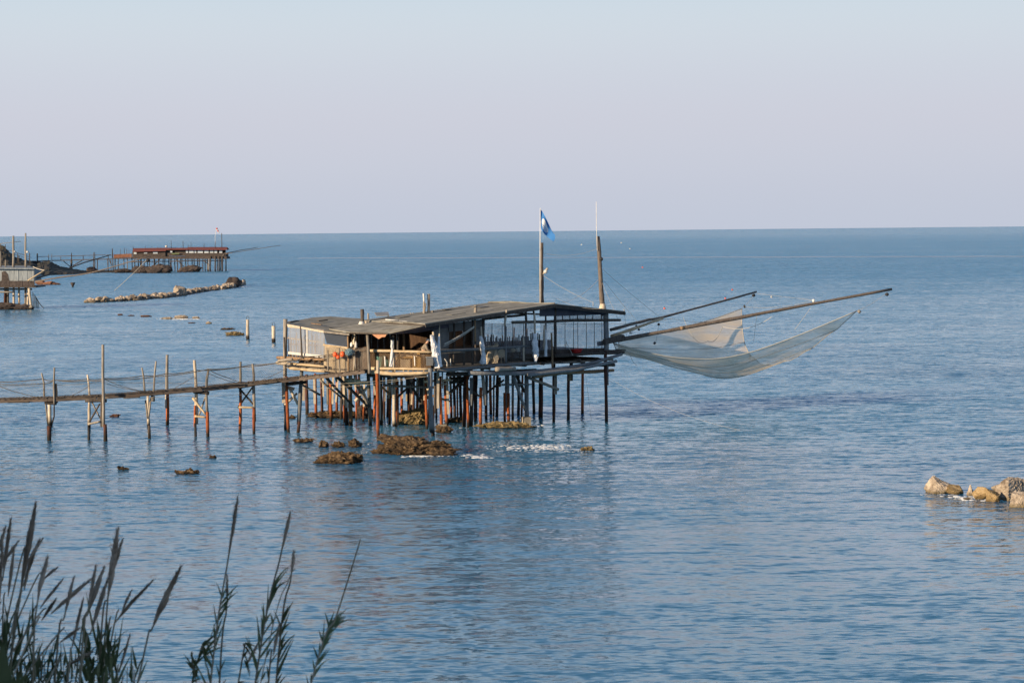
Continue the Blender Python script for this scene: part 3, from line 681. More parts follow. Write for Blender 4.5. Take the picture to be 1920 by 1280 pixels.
# the far side of the sea room: low boarding topped by a screen of uneven sticks
for k in range(64):
    x = 905 + k * 3.5; f = FR(x, 650, HW if x < 1005 else 0) + BK * 5.2
    h = 1.05 + (.35 * rng.random()) * (1 if x < 1040 else .75) + (.35 if rng.random() < .12 else 0)
    log('screen_stick', Vector((f.x, f.y, ZD)), Vector((f.x + rng.uniform(-.04, .04), f.y, ZD + h)), .05, .035, 'hut', plat, segs=2, sides=6)
ba, bb = FR(905, 650, HW) + BK * 5.3, FR(1150, 650, 0) + BK * 5.3
slab('low_wall', [Vector((ba.x, ba.y, ZD)), Vector((bb.x, bb.y, ZD)), Vector((bb.x, bb.y, ZD + .85)), Vector((ba.x, ba.y, ZD + .95))], .05, 'hut', plat, axis=BK)
for x in (930, 960, 990, 1020, 1060, 1100, 1137):
    f = FR(x, 650, -.3) + BK * 5.2; log('back_post', Vector((f.x, f.y, ZD)), Vector((f.x, f.y, 6.0 - abs(x - 1040) * .002)), .06, .05, 'dark', plat, segs=3)

# balcony rails, posts and their plastic wrapping
log('hand_rail', FA(691, 657, .12), FA(811, 660, .12), .075, .065, 'log', plat); log('hand_rail', FR(817, 658.5, .12), FR(1003, 647, .12), .085, .06, 'greyblue', plat, mids=[FR(905, 653.5, .12)])
log('hand_rail', FR(820, 663.5, .0), FR(872, 660, .0), .03, .03, 'grey', plat)
def rail_post(f, a, b, r, material, off=.1, r1=None): return log('rail_post', f(*b, off), f(*a, off), r, r1 or r * .85, material, plat, bend=.01)
rail_post(FA, (737, 629), (738, 692), .06, 'pale', .1); rail_post(FA, (721.5, 668), (722.5, 687), .035, 'white', .2); rail_post(FA, (777, 668), (778, 686), .03, 'white', .2)
rail_post(FR, (824, 606), (825, 690), .045, 'pale', .05); rail_post(FR, (812, 622), (818, 690), .06, 'pale', .2)
rail_post(FR, (902, 612), (905, 684), .06, 'pale'); rail_post(FR, (950, 581), (946, 611), .06, 'pale', .5); rail_post(FR, (948, 612), (948.5, 680), .06, 'greyblue', .1)
rail_post(FR, (981.5, 633), (982, 678), .05, 'pale'); rail_post(FR, (1002, 587), (1003, 625), .06, 'pale', .25); rail_post(FR, (1003, 625), (1004, 682), .07, 'grey', .2)
rail_post(FR, (1021, 609), (1020.5, 655), .07, 'pale', .25); rail_post(FR, (1034, 624), (1036, 690), .055, 'brown', .35); rail_post(FR, (890.5, 598), (891, 640), .055, 'brown', .15); rail_post(FR, (891, 628), (892, 682), .05, 'dark', .0)
def wrap(f, pts, rads, off=.12):
    c = [f(*p, off) for p in pts]; out, rr = [], []
    for i in range(len(c) - 1):
        for k in range(4):
            t = k / 4; out.append(c[i].lerp(c[i + 1], t)); rr.append((rads[i] + (rads[i + 1] - rads[i]) * t) * rng.uniform(.85, 1.15))
    out.append(c[-1]); rr.append(rads[-1])
    v, fc = tube_geo(out, rr, 11, rough=.22, seed=rng.random()); o = mk('plastic_wrap', v, fc, 'wrap', plat, False); return o
wrap(FA, [(735, 632), (735.5, 655), (733.5, 687)], [.08, .075, .10]); bar('wrap_band', FA(735, 632, .2), FA(735, 637, .2), .22, .2, 'black', plat, up=(0, 1, 0))
wrap(FR, [(808.5, 628), (813, 645), (817, 665), (821, 688)], [.07, .15, .20, .22], .3); wrap(FR, [(823, 630), (822, 655), (823, 687)], [.04, .08, .16], .32)
wrap(FR, [(901, 630), (904.5, 648), (906, 665), (906, 682)], [.07, .11, .12, .15], .25); wrap(FR, [(1002, 625), (1003, 645), (1004.5, 662), (1004, 678)], [.09, .14, .16, .07], .4)
wrap(FR, [(1023, 618), (1024, 645), (1023, 668)], [.03, .06, .08], .45)
# knotted cord netting under the rails
def netting(name, corners, nu, nv, r, material, parent):
    """Diagonal cords knotted into a net across a quad (corner order: top left, top right, bottom right, bottom left)."""
    a, b, c, d = [Vector(x) for x in corners]
    def q(u, v): return (a.lerp(b, u)).lerp(d.lerp(c, u), v)
    vs, fs = [], []
    for s in (1, -1):
        for k in range(-nv, nu + 1):
            u0, u1 = (k / nu, (k + nv) / nu) if s == 1 else ((k + nv) / nu, k / nu)
            v0, v1 = 0.0, 1.0
            if max(u0, u1) <= 0 or min(u0, u1) >= 1: continue
            def clip(ua, va, ub, vb):
                if ua < 0: va += (vb - va) * (-ua) / (ub - ua); ua = 0
                if ua > 1: va += (vb - va) * (ua - 1) / (ua - ub); ua = 1
                return ua, va
            ua, va = clip(u0, v0, u1, v1); ub, vb = clip(u1, v1, u0, v0)
            if abs(ua - ub) < 1e-4: continue
            tv, tf = tube_geo([q(ua, va), q((ua + ub) / 2, (va + vb) / 2), q(ub, vb)], r, 3)
            o = len(vs); vs += tv; fs += [tuple(i + o for i in t) for t in tf]
    o = mk(name, vs, fs, material, parent); tag(o, kind='stuff'); return o
netting('rail_netting', [FA(694, 661, .1), FA(808, 664, .1), FA(808, 690, .1), FA(694, 688, .1)], 34, 9, .010, 'brown', plat)
netting('rail_netting', [FR(826, 661, .08), FR(1000, 651, .08), FR(1000, 678, .08), FR(826, 690, .08)], 60, 9, .005, 'darkrope', plat)
netting('rail_netting', [FT(607, 650, .12), FE(690, 652, .12), FE(690, 694, .12), FT(607, 698, .12)], 30, 15, .007, 'grey', plat)
log('rail_pole', FE(607, 673, .35), FE(692, 651, .35), .022, .02, 'darkrope', plat, segs=4)
for a, b in (((614.5, 656), (615.5, 695)), ((636, 652), (637, 700)), ((664, 655), (667, 690))): log('rail_post', FE(*b, .3), FE(*a, .3), .04, .035, 'grey', plat)

# masts with lamp, antenna and stays
m1 = log('mast', P(1015.5, 580, 115.5), P(1015.5, 455, 115.5), .13, .095, 'mast', plat, bend=.004, segs=8)
m2 = log('mast', P(1131, 592, 116.2), P(1121, 443, 116.2), .15, .10, 'mast', plat, bend=.006, segs=8); lathe('flashing', P(1130, 579, 116.0), [(.22, -.1), (.17, .15), (.14, .28)], 'pale', plat)
lathe('mast_lamp', P(1023, 513, 115.4), [(.03, 0), (.12, .08), (.10, .16), (.03, .22)], 'white', m1); log('lamp_arm', P(1018, 514, 115.4), P(1027, 503, 115.4), .03, .07, 'pale', plat, segs=2)
lathe('mast_lamp', P(1127.5, 489, 116), [(.04, 0), (.10, .06), (.09, .14), (.03, .2)], 'black', m2)
tube('antenna', [P(1120, 470, 116.05), P(1118.5, 430, 116.05), P(1118, 378, 116.05)], [.02, .018, .014], 'white', plat, 5)
flagpole = tube('flag_pole', [P(1013, 578, 115.3), P(1012.6, 480, 115.3), P(1013, 390, 115.3)], [.024, .021, .017], 'white', plat, 6)
m2b, m1b = P(1127, 515, 116.1), P(1018, 516, 115.4)
def stay(a, b, sag=.05, r=.008, material='rope', name='stay_line'): return line(name, a, b, sag, r, material, plat)
stay(P(1017, 474, 115.5), P(1120, 466, 116.2), .25); stay(m1b, P(1112, 567, 113.3), .1); stay(P(1122, 524, 116), P(1045, 568, 113.2), .3); stay(P(1044, 559, 113.2), P(1130, 578, 113.4), .2)
stay(P(1128, 503, 116.1), P(1240, 597, 118.8), .05); stay(P(1128, 520, 116.1), P(1196, 604, 118.4), .05); stay(P(1129, 530, 116), P(1160, 600, 115.5), .05)
stay(FR(955, 603.5, .5), P(1180, 607, 116), .05, .012); stay(P(1180, 607, 116), P(1262, 596, 119), .1, .01)
tube('cleat', [FR(1112, 565, .5), FR(1112, 574, .5)], .02, 'rope', plat, 4); tube('cleat', [P(1170, 579, 115.7), P(1171, 586, 115.7)], .03, 'rope', plat, 4)
stay(FR(1061, 640, .5), FR(1074, 666, .5), .0, .014); stay(FR(1062, 640, .5), FR(1061, 653, .5), .0, .02, 'grey'); stay(FR(833, 645, .3), FR(889, 612, .3), .04, .04, 'rope', 'rope_bundle'); stay(FR(832, 649, .3), FR(889, 614, .3), .06, .02)
stay(P(1171, 588, 115.7), P(1175, 634, 115.9), .0, .01); stay(FR(1098, 703, .3), P(1109, 789, 113.5), .0, .008, 'black')
stay(P(1128, 705, 114.6), P(1150, 718, 114.6), .0, .01); line('mooring_line', P(1140, 708, 114.6), W(1388, 806), .35, .0055, 'rope', plat, 14)
stay(P(520, 723, 111), P(805, 705, 107.6), .1, .009); stay(P(520, 730, 111), P(760, 712, 108.6), .12, .008)

# booms that carry the net
b1a, b1b = P(1140, 641, 115.6), P(1672, 542, 119.0)
boom1 = log('boom', b1a, b1b, .11, .07, 'mast', plat, bend=.004, segs=12); tag(boom1, 'long thick boom reaching out over the net')
b2a, b2b, b2m = P(1145, 618, 118.0), P(1418, 547, 128.0), P(1195, 605, 119.8)
boom2 = log('boom', b2a, b2b, .10, .055, 'mast', plat, bend=.004, segs=10, mids=[b2m, P(1240, 596, 121.5)])
log('boom_prop', P(1146, 630, 116.6), P(1243, 596.5, 118.8), .09, .07, 'log', plat, segs=4); log('boom_butt', P(1120, 645, 115.6), P(1172, 633, 115.8), .13, .12, 'dark', plat, segs=3)
bar('boom_step', FR(1133, 641, .2), P(1168, 632, 115.9), .18, .3, 'dark', plat); bar('deck_spur', FR(1120, 658, .3), P(1170, 655.5, 116.2), .25, .05, 'dark', plat)
def pulley(p, par, s=.09):
    o = lathe('pulley', Vector(p) - Vector((0, 0, s * 1.6)), [(s * .3, 0), (s, s * .5), (s, s * 1.1), (s * .4, s * 1.7)], 'black', par, 8); return o
pulley(P(1663, 549, 118.9), boom1, .11); pulley(P(1413, 551, 127.9), boom2, .11); pulley(P(1235, 606, 118.7), plat, .08); pulley(P(1198, 616, 118.4), plat, .07); pulley(P(1193, 609, 119.6), boom2, .06)
for x in (1276, 1363): 
    k = (x - 1140) / 532; c = b1a.lerp(b1b, k); tube('lashing', [c - (b1b - b1a).normalized() * .12, c + (b1b - b1a).normalized() * .12], .115 - .03 * k, 'brown' if x < 1300 else 'rope', boom1, 8)
for x in (1419.5, 1460): 
    k = (x - 1140) / 532; c = b1a.lerp(b1b, k); tube('lashing', [c - (b1b - b1a).normalized() * (.06 if x < 1440 else .3), c + (b1b - b1a).normalized() * (.06 if x < 1440 else .3)], .105 - .025 * k, 'white' if x < 1440 else 'brown', boom1, 8)

# the great lift net hung between the booms
def quad3(a, b, c, t):
    return a * ((1 - t) * (1 - 2 * t)) + b * (4 * t * (1 - t)) + c * (t * (2 * t - 1))
def curve4(pts, u):
    n = len(pts) - 1; x = u * n; i = min(int(x), n - 1); t = x - i
    p = [pts[max(i - 1, 0)], pts[i], pts[i + 1], pts[min(i + 2, n)]]
    return .5 * ((2 * p[1]) + (p[2] - p[0]) * t + (2 * p[0] - 5 * p[1] + 4 * p[2] - p[3]) * t * t + (3 * p[1] - p[0] - 3 * p[2] + p[3]) * t ** 3)
n0 = [P(1160, 641, 121), P(1235, 623, 123), P(1310, 604, 125), P(1391, 580, 127)]
n1 = [P(1158, 657, 118.5), P(1264, 685, 119.5), P(1359, 704, 121), P(1440, 684, 121.5)]
n2 = [P(1150, 643, 115.5), P(1278, 671, 116.5), P(1393, 664, 117.5), P(1606, 584, 119)]
def netp(u, v):
    p = quad3(curve4(n0, u), curve4(n1, u), curve4(n2, u), v)
    w = math.sin(math.pi * v)
    return p + Vector((0, 0, .10 * w * noise.noise(Vector((u * 5, v * 7, 3))) + .05 * math.sin(v * 23 + u * 6) * (.3 + w) + .035 * math.sin(v * 51 - u * 11) * (.4 + u)))
NU, NV = 48, 40
nv_ = [netp(i / NU, j / NV) for i in range(NU + 1) for j in range(NV + 1)]
nf_ = [(i * (NV + 1) + j, (i + 1) * (NV + 1) + j, (i + 1) * (NV + 1) + j + 1, i * (NV + 1) + j + 1) for i in range(NU) for j in range(NV)]
nroot = thing('lift_net', tuple(netp(.5, .5)), 'pale translucent lift net sagging from two long booms over the water', 'fishing net')
mk('net_mesh', nv_, nf_, 'netting', nroot, True)
def edge(pts, r=.022): return tube('head_rope', pts, r, 'rope', nroot, 5)
edge([netp(i / 24, 0) for i in range(25)]); edge([netp(i / 24, 1) for i in range(25)], .03); edge([netp(1, i / 24) for i in range(25)]); edge([netp(0, i / 12) for i in range(13)])
for vv in (.18, .38, .62, .80, .91): tube('seam', [netp(i / 24, vv) for i in range(25)], .02, 'rope', nroot, 4)
line('haul_line', netp(1, 1), b1b, .1, .008, 'rope', nroot); line('haul_line', netp(1, 0), P(1397, 573, 127.6), -.05, .008, 'rope', nroot); line('haul_line', P(1397, 573, 127.6), b2b, .05, .008, 'rope', nroot)
tube('float_weight', [P(1609, 582, 119), P(1613, 586, 119)], .09, 'grey', nroot, 7); tube('float_weight', [P(1395, 572, 127.6), P(1397, 577, 127.6)], .06, 'black', nroot, 6)
def hang(a, b, sag=.0, r=.009): return line('haul_line', a, b, sag, r, 'rope', nroot, 12)
hang(P(1281, 595, 121), P(1327, 639, 121), .6, .014); hang(P(1327, 639, 121), P(1355, 612, 119), .35, .014); hang(P(1355, 612, 119), P(1447, 594, 117.6), .35, .014)
hang(P(1419, 592, 117.6), P(1413, 640, 119)); hang(P(1520, 577, 118), P(1490, 618, 119)); hang(P(1418, 550, 128), P(1526, 563, 124)); hang(P(1395, 575, 127.6), P(1525, 563, 124), .2); hang(P(1243, 598, 119), P(1260, 598, 119)); hang(P(1260, 597, 119), P(1395, 590, 125), .3, .012)
hang(P(1235, 610, 118.7), P(1230, 640, 119)); hang(P(1180, 662, 117), P(1195, 685, 117), .15, .014); tube('float_weight', [P(1226, 645, 119), P(1229, 641, 119)], .07, 'black', nroot, 6); tube('float_weight', [P(1406, 664, 119.5), P(1406, 673, 119.5)], .03, 'dark', nroot, 5)
tube('float_weight', [P(1525, 561, 124), P(1526, 566, 124)], .08, 'white', nroot, 6); tube('float_weight', [P(1446, 555, 126), P(1447, 558, 126)], .05, 'white', nroot, 6); tube('float_weight', [P(1183, 622, 117), P(1183, 626, 117)], .09, 'white', nroot, 6)

# ------------------------------------------------------------------ the footbridge from the shore
br = thing('footbridge', (-20, 108, 0), 'narrow plank footbridge on crooked trestles leading to the large platform', 'footbridge', 'footbridges over the water')
bp = [(-60, 750, 107.4), (0, 748.5, 107.5), (92, 746, 107.6), (182, 742, 107.8), (280, 735, 108.3), (378, 727, 108.9), (463, 718, 110.0), (565, 707, 109.8), (640, 699.5, 109.0), (690, 693.5, 108.5)]
bpts = [P(*q) for q in bp]
def along(pts, n):
    L = [0.0]
    for a, b in zip(pts[:-1], pts[1:]): L.append(L[-1] + (b - a).length)
    out = []
    for i in range(n + 1):
        s = L[-1] * i / n; k = max(j for j in range(len(L)) if L[j] <= s + 1e-9); k = min(k, len(pts) - 2)
        out.append(pts[k].lerp(pts[k + 1], (s - L[k]) / (L[k + 1] - L[k])))
    return out, L[-1]
cl, LB = along(bpts, 150)
vs, fs = [], []
for i in range(150):   # cross planks
    a, b = cl[i], cl[i + 1]; d = (b - a).normalized(); s = d.cross(Vector((0, 0, 1))).normalized(); g = .012; w = .46 + rng.uniform(-.03, .05); dz = rng.uniform(-.012, .012)
    q = [a + d * g - s * w, b - d * g - s * w, b - d * g + s * w, a + d * g + s * w]; o = len(vs)
    vs += [p + Vector((0, 0, .06 + dz)) for p in q] + [p + Vector((0, 0, .02 + dz)) for p in q]
    fs += [tuple(x + o for x in t) for t in ((0, 1, 2, 3), (7, 6, 5, 4), (0, 4, 5, 1), (1, 5, 6, 2), (2, 6, 7, 3), (3, 7, 4, 0))]
tag(mk('deck_planks', vs, fs, 'bridge', br), kind='stuff')
for s in (-1, 1):
    for k in range(len(bpts) - 1):
        a, b = bpts[k], bpts[k + 1]; n = (b - a).normalized().cross(Vector((0, 0, 1))).normalized() * (.38 * s)
        bar('stringer', a + n - Vector((0, 0, .07)), b + n - Vector((0, 0, .07)), .09, .17, 'bridge', br)
for a, b, Y in (((15, 754), (55, 753.5), 107), ((232, 746), (262, 744), 107.6), ((262, 741), (306, 738), 107.8), ((420, 729), (460, 724), 109.2), ((478, 720), (520, 715), 109.4)):
    bar('under_plank', P(*a, Y), P(*b, Y), .2, .06, 'dark', br)
def bpole(pts, r, material, Y=None, name='trestle_post', r1=None, wet=False):
    y = Y if Y else W(*pts[0]).y
    w = [P(px, py, y) for px, py in pts]
    if wet: w[0] = w[0] + (w[0] - w[1]).normalized() * 1.2
    return log(name, w[0], w[-1], r, r1 or r * .8, material, br, bend=.004, segs=4, mids=w[1:-1])
# trestles: foot, knees, head
bpole([(92, 826), (92, 798)], .125, 'rustdark', name='pile_sleeve', wet=True); bpole([(94, 800), (92.5, 755)], .12, 'pale'); bpole([(90, 795), (86, 757), (82, 736)], .055, 'grey'); bpole([(97, 796), (101.5, 780), (101.5, 755)], .045, 'dark')
bpole([(83, 745), (82, 717), (78, 699)], .05, 'grey', 107.9, 'rail_post'); bpole([(102, 757), (101, 715), (102, 689)], .055, 'grey', 107.2, 'rail_post'); bpole([(105, 755), (104, 719)], .10, 'dark', 107.3, 'rail_plank')
bpole([(166.5, 825), (166.5, 802)], .09, 'black', name='pile_sleeve', wet=True); bpole([(167, 803), (167.5, 750)], .09, 'pale'); bpole([(198, 827), (197, 795)], .11, 'rustdark', name='pile_sleeve', wet=True); bpole([(194, 800), (194.5, 750), (193, 700), (193, 646)], .085, 'grey', 107.0, 'tall_post'); bpole([(190, 800), (190, 752)], .06, 'dark', 107.4)
bpole([(168, 790), (187, 757)], .05, 'dark', 107.4, 'brace'); bpole([(172, 753), (189, 786)], .045, 'grey', 107.6, 'brace'); bpole([(165, 795), (188, 790)], .06, 'pale', 107.3, 'tie_rail'); bpole([(168, 742), (166, 716), (164, 702)], .055, 'pale', 107.9, 'rail_post'); bpole([(160, 750), (200, 751)], .10, 'dark', 107.4, 'cross_beam'); bpole([(84, 754), (106, 756)], .10, 'dark', 107.4, 'cross_beam')
bpole([(280, 822), (279.5, 797)], .09, 'dark', name='pile_sleeve', wet=True); bpole([(278.5, 800), (278, 770), (277.5, 742)], .085, 'pale'); bpole([(277, 785), (273, 750)], .05, 'grey', 108.3); bpole([(279, 780), (283, 745)], .055, 'grey', 108.1); bpole([(286, 752), (287, 742)], .13, 'grey', 108, 'rail_plank')
bpole([(271.5, 736), (269, 705), (266, 689)], .05, 'grey', 108.6, 'rail_post'); bpole([(288, 735), (289.5, 710), (292.5, 677)], .055, 'grey', 108.0, 'rail_post')
bpole([(367, 818), (366, 793)], .075, 'black', name='pile_sleeve', wet=True); bpole([(365, 800), (365.5, 760)], .06, 'rust', 108.8, 'pile_sleeve'); bpole([(368, 795), (367.5, 735), (366, 695), (364.5, 675)], .09, 'pale', 108.9, 'tall_post'); bpole([(389.5, 819), (389, 772)], .10, 'rust', name='pile_sleeve', wet=True); bpole([(388.5, 775), (387, 735), (388, 710), (391, 691)], .075, 'grey', 108.7, 'tall_post')
bpole([(361, 745), (386, 777)], .07, 'log', 108.6, 'brace'); bpole([(373, 779), (385, 744)], .045, 'grey', 108.9, 'brace'); bpole([(365, 780), (386, 782)], .065, 'log', 108.6, 'tie_rail'); bpole([(362, 733), (392, 737)], .11, 'dark', 108.7, 'cross_beam')
bpole([(450, 812), (451, 735)], .085, 'rust', wet=True, name='pile_sleeve'); bpole([(452.5, 790), (452, 760)], .05, 'pale', 110.1); bpole([(450.5, 735), (451, 700), (451, 678)], .07, 'grey', 110.2, 'rail_post'); bpole([(476, 813), (476, 765)], .09, 'rust', wet=True, name='pile_sleeve'); bpole([(477.5, 790), (476, 725), (476, 705), (473.5, 682)], .08, 'grey', 110.0, 'tall_post')
bpole([(448, 761), (474, 725)], .05, 'brown', 110.2, 'brace'); bpole([(449, 728), (477, 760)], .055, 'dark', 110.0, 'brace'); bpole([(446, 763), (476, 764)], .065, 'log', 109.8, 'tie_rail'); bpole([(446, 725), (478, 721)], .10, 'dark', 110.0, 'cross_beam')
bpole([(314, 797), (314, 735)], .11, 'rust', wet=True, name='lone_pile'); bpole([(310.5, 765), (311, 735)], .05, 'pale', 115, 'lone_splint'); bpole([(312.5, 740), (313.5, 665)], .09, 'grey', 115.2, 'lone_post')
bpole([(559, 811), (561, 790)], .10, 'rustdark', wet=True, name='pile_sleeve'); bpole([(560, 795), (563, 740), (565, 712), (568, 669)], .11, 'greyblue', 110.8, 'tall_post')
bpole([(536, 720), (575, 716)], .1, 'dark', 110.4, 'cross_beam')
# hand ropes and cord netting
def rope(pts, sag, r=.022, material='darkrope', Y=0):
    w = [P(px, py, yy) for px, py, yy in pts]; out = []
    for a, b in zip(w[:-1], w[1:]): out += catenary(a, b, sag, 8)[:-1]
    out.append(w[-1]); return tube('hand_rope', out, r, material, br, 5)
rope([(-30, 716, 107.9), (81, 710, 107.9), (102, 712, 107.9), (164, 710, 107.9), (194, 709, 107.9), (268, 704, 108.6), (313, 700, 108.7), (366, 694, 108.9), (451, 688, 110.2), (535, 677, 110.4), (575, 668, 109.6), (640, 660, 109), (690, 652, 108.6)], .06)
rope([(-30, 718, 107.1), (79, 719, 107.1), (102, 712, 107.2), (168, 713, 107.1), (194, 711, 107.0), (289, 706, 108.0), (390, 692, 108.6), (474, 683, 110), (538, 676, 110), (570, 669, 109.6)], .07)
rope([(-30, 719, 107.2), (0, 724, 107.2), (40, 737, 107.2), (80, 746, 107.2)], .03, .018); rope([(128, 744, 107.6), (165, 725, 107.6)], .03, .014); rope([(197, 711, 107.2), (240, 727, 107.4), (275, 733, 107.8)], .03, .016); rope([(197, 718, 107.2), (245, 730, 107.4), (290, 736, 107.8)], .03, .014)
rope([(320, 731, 108), (365, 705, 108.6)], .02, .012); rope([(391, 693, 108.6), (430, 709, 109.4), (455, 717, 109.8)], .03, .016); rope([(391, 700, 108.6), (440, 717, 109.4)], .03, .014); rope([(478, 717, 109.8), (535, 692, 109.8)], .04, .012)
rope([(-30, 722, 107.4), (100, 722, 107.4), (194, 715, 107.4), (314, 717, 108.2), (366, 718, 108.6), (476, 719, 109.4), (535, 720, 110.6)], .05, .009, 'rope'); rope([(194, 745, 107.2), (365, 741, 108.4), (476, 738, 109.6), (535, 734, 110.6)], .05, .009, 'rope')
for s, dy in ((-1, 0), (1, .8)):
    tops = [(-30, 717), (92, 712), (182, 711), (280, 705), (378, 694), (463, 686), (537, 677)]
    bots = [(-30, 748), (92, 746), (182, 741), (280, 734), (378, 726), (463, 717), (537, 709)]
    ys = [107.4, 107.6, 107.7, 108.3, 108.9, 110.0, 110.0]
    for k in range(6):
        netting('rail_netting', [P(*tops[k], ys[k] + dy - .4), P(*tops[k + 1], ys[k + 1] + dy - .4), P(*bots[k + 1], ys[k + 1] + dy - .4), P(*bots[k], ys[k] + dy - .4)], 18, 7, .0045, 'grey', br)

# ------------------------------------------------------------------ rocks round the platform
def rock(name, x0, x1, ybase, ytop, material, label, seed, deep=.8, sub=4, cuts=9, lump=.12, fine=.04, rz=0.0, parent=None, cat='rock', group=None, sharp=1.0, sink=.3, rag=0.0, peak=0.0, lean=0.0, block=False):
    """A rock between photo columns x0..x1 whose foot meets the water at row ybase."""
    a, b = W(x0, ybase), W(x1, ybase); w = (b - a).length
    top = P((x0 + x1) / 2, ytop, a.y + w * deep * .5); h = max(.08, top.z)
    c = (a + b) / 2 + Vector((0, w * deep * .5, 0)); c.z = 0
    o = boulder(name, c, w, w * deep, h, material, parent, sub=sub, seed=seed, cuts=cuts, lump=lump, fine=fine, rz=rz, sink=sink, sharp=sharp, rag=rag, peak=peak, lean=lean, block=block)
    if parent is None: tag(o, label, cat, group)
    return o
REEFK = dict(cuts=7, lump=.30, fine=.10, sub=5, sharp=.8, rag=.13)
rock('reef_rock', 582, 681, 871, 846, 'reef', 'low jagged brown rock alone in front of the platform, crusted with weed', 11, .55, **REEFK)
rock('reef_rock', 704, 869, 855, 815, 'reef', 'largest weedy brown rock, carrying the front corner stilt of the platform', 12, .62, **REEFK)
rock('reef_rock', 596, 616, 839, 827, 'reef', 'small pointed brown rock, first of three in a row before the stilts', 13, .8, **REEFK)
rock('reef_rock', 620, 648, 839, 828, 'reef', 'low brown rock in the middle of three in a row before the stilts', 14, .7, **REEFK)
rock('reef_rock', 651, 678, 839, 824, 'reef', 'small rounded brown rock, last of three in a row, beside the largest rock', 15, .8, **REEFK)
rock('reef_rock', 545, 592, 830, 823, 'reef', 'flat dark rock barely above water by the footbridge end', 16, .5, **REEFK)
rock('reef_rock', 692, 745, 851, 838, 'reef', 'low dark rock ledge just ahead of the largest rock', 26, .5, **REEFK)
rock('reef_rock', 730, 812, 797, 764, 'reefyellow', 'tall yellowish rock ridge under the middle of the platform', 17, .8, **REEFK)
rock('reef_rock', 573, 690, 785, 770, 'reef', 'long low dark rock behind the stilts at the glazed corner', 18, .35, **REEFK)
rock('reef_rock', 662, 704, 786, 758, 'farreef', 'dark upright rock in the shade under the entrance', 19, .8, **REEFK)
rock('reef_rock', 884, 1008, 804, 789, 'reefyellow', 'low yellow weedy rock around the concrete footing', 20, .4, **REEFK)
rock('reef_rock', 832, 872, 793, 781, 'reef', 'small dark rock behind the front corner stilts', 21, .7, **REEFK)
rock('reef_rock', 815, 850, 812, 798, 'reef', 'weedy rock beneath the small concrete footing', 27, .7, **REEFK)
rock('reef_rock', 1088, 1116, 845, 838, 'reefyellow', 'tiny yellow rock awash at the end of the white foam streak', 22, .6, **REEFK)
rock('reef_rock', 324, 378, 889, 880, 'reef', 'flat dark rock barely breaking the surface before the footbridge', 23, .35, **REEFK)
rock('reef_rock', 220, 241, 881, 876, 'reef', 'tiny dark rock awash in front of the footbridge', 24, .5, **REEFK)
rock('reef_rock', 391, 405, 859, 854, 'reef', 'tiny dark rock between the footbridge trestles and the flat rock', 25, .6, **REEFK)
rock('reef_rock', 204, 226, 782, 776, 'redrock', 'small brown rock beyond the footbridge beside the tall post', 28, .5, **REEFK)
rock('reef_rock', 540, 556, 785, 780, 'reef', 'tiny dark rock under the glazed corner room', 29, .6, **REEFK)
fb = thing('concrete_footing', P(987, 802, 113.2), 'square concrete footing on the yellow weedy rock carrying a grey stilt', 'footing')
box('footing_block', P(987, 803, 113.2), .40, .42, .62, 'concrete', fb, .3)
fb2 = thing('concrete_footing', P(829, 808, 109.9), 'small stained concrete footing behind the front corner stilt', 'footing')
box('footing_block', P(829.5, 810, 109.9), .38, .4, .42, 'concrete', fb2, .2)

# pale boulders at the end of the near breakwater
G = 'boulders of the near breakwater'
rock('boulder', 1736, 1812, 926, 890, 'limestone', 'pale tan boulder standing apart at the tip of the near breakwater', 35, .8, 5, 13, .07, .055, group=G, peak=.72, lean=-.42)
rock('boulder', 1775, 1812, 927, 908, 'limeyellow', 'low yellowish shoulder of rock beside the boulder that stands apart', 32, .8, 5, 13, .07, .055, group=G)
rock('boulder', 1813, 1830, 929, 907, 'limestone', 'small pointed boulder between the boulder that stands apart and the round yellow one', 33, .9, 5, 13, .07, .055, group=G, peak=.8)
rock('boulder', 1825, 1862, 936, 912, 'limeyellow', 'round yellow boulder covered in weed in the near breakwater', 34, .9, 5, 13, .07, .055, group=G)
rock('boulder', 1851, 1879, 941, 916, 'limeyellow', 'small yellow green boulder leaning on the biggest pale block', 36, .9, 5, 13, .07, .055, group=G)
rock('boulder', 1860, 1880, 920, 908, 'limestone', 'small pale stone wedged behind the yellow boulders', 37, .9, 5, 13, .07, .055, group=G)
rock('boulder', 1872, 1936, 938, 894, 'limestone', 'biggest pale block of the near breakwater with a flat face', 41, .8, 5, 3, .05, .05, group=G, block=True, rz=.45)
rock('boulder', 1896, 1950, 952, 921, 'limestone', 'low pale boulder in front of the biggest block at the frame edge', 39, .7, 5, 4, .06, .05, group=G, block=True, rz=-.3)
rock('boulder', 1806, 1822, 937, 933, 'limestone', 'tiny stone awash in the foam beside the round yellow boulder', 40, .8, 5, 13, .07, .055, group=G)

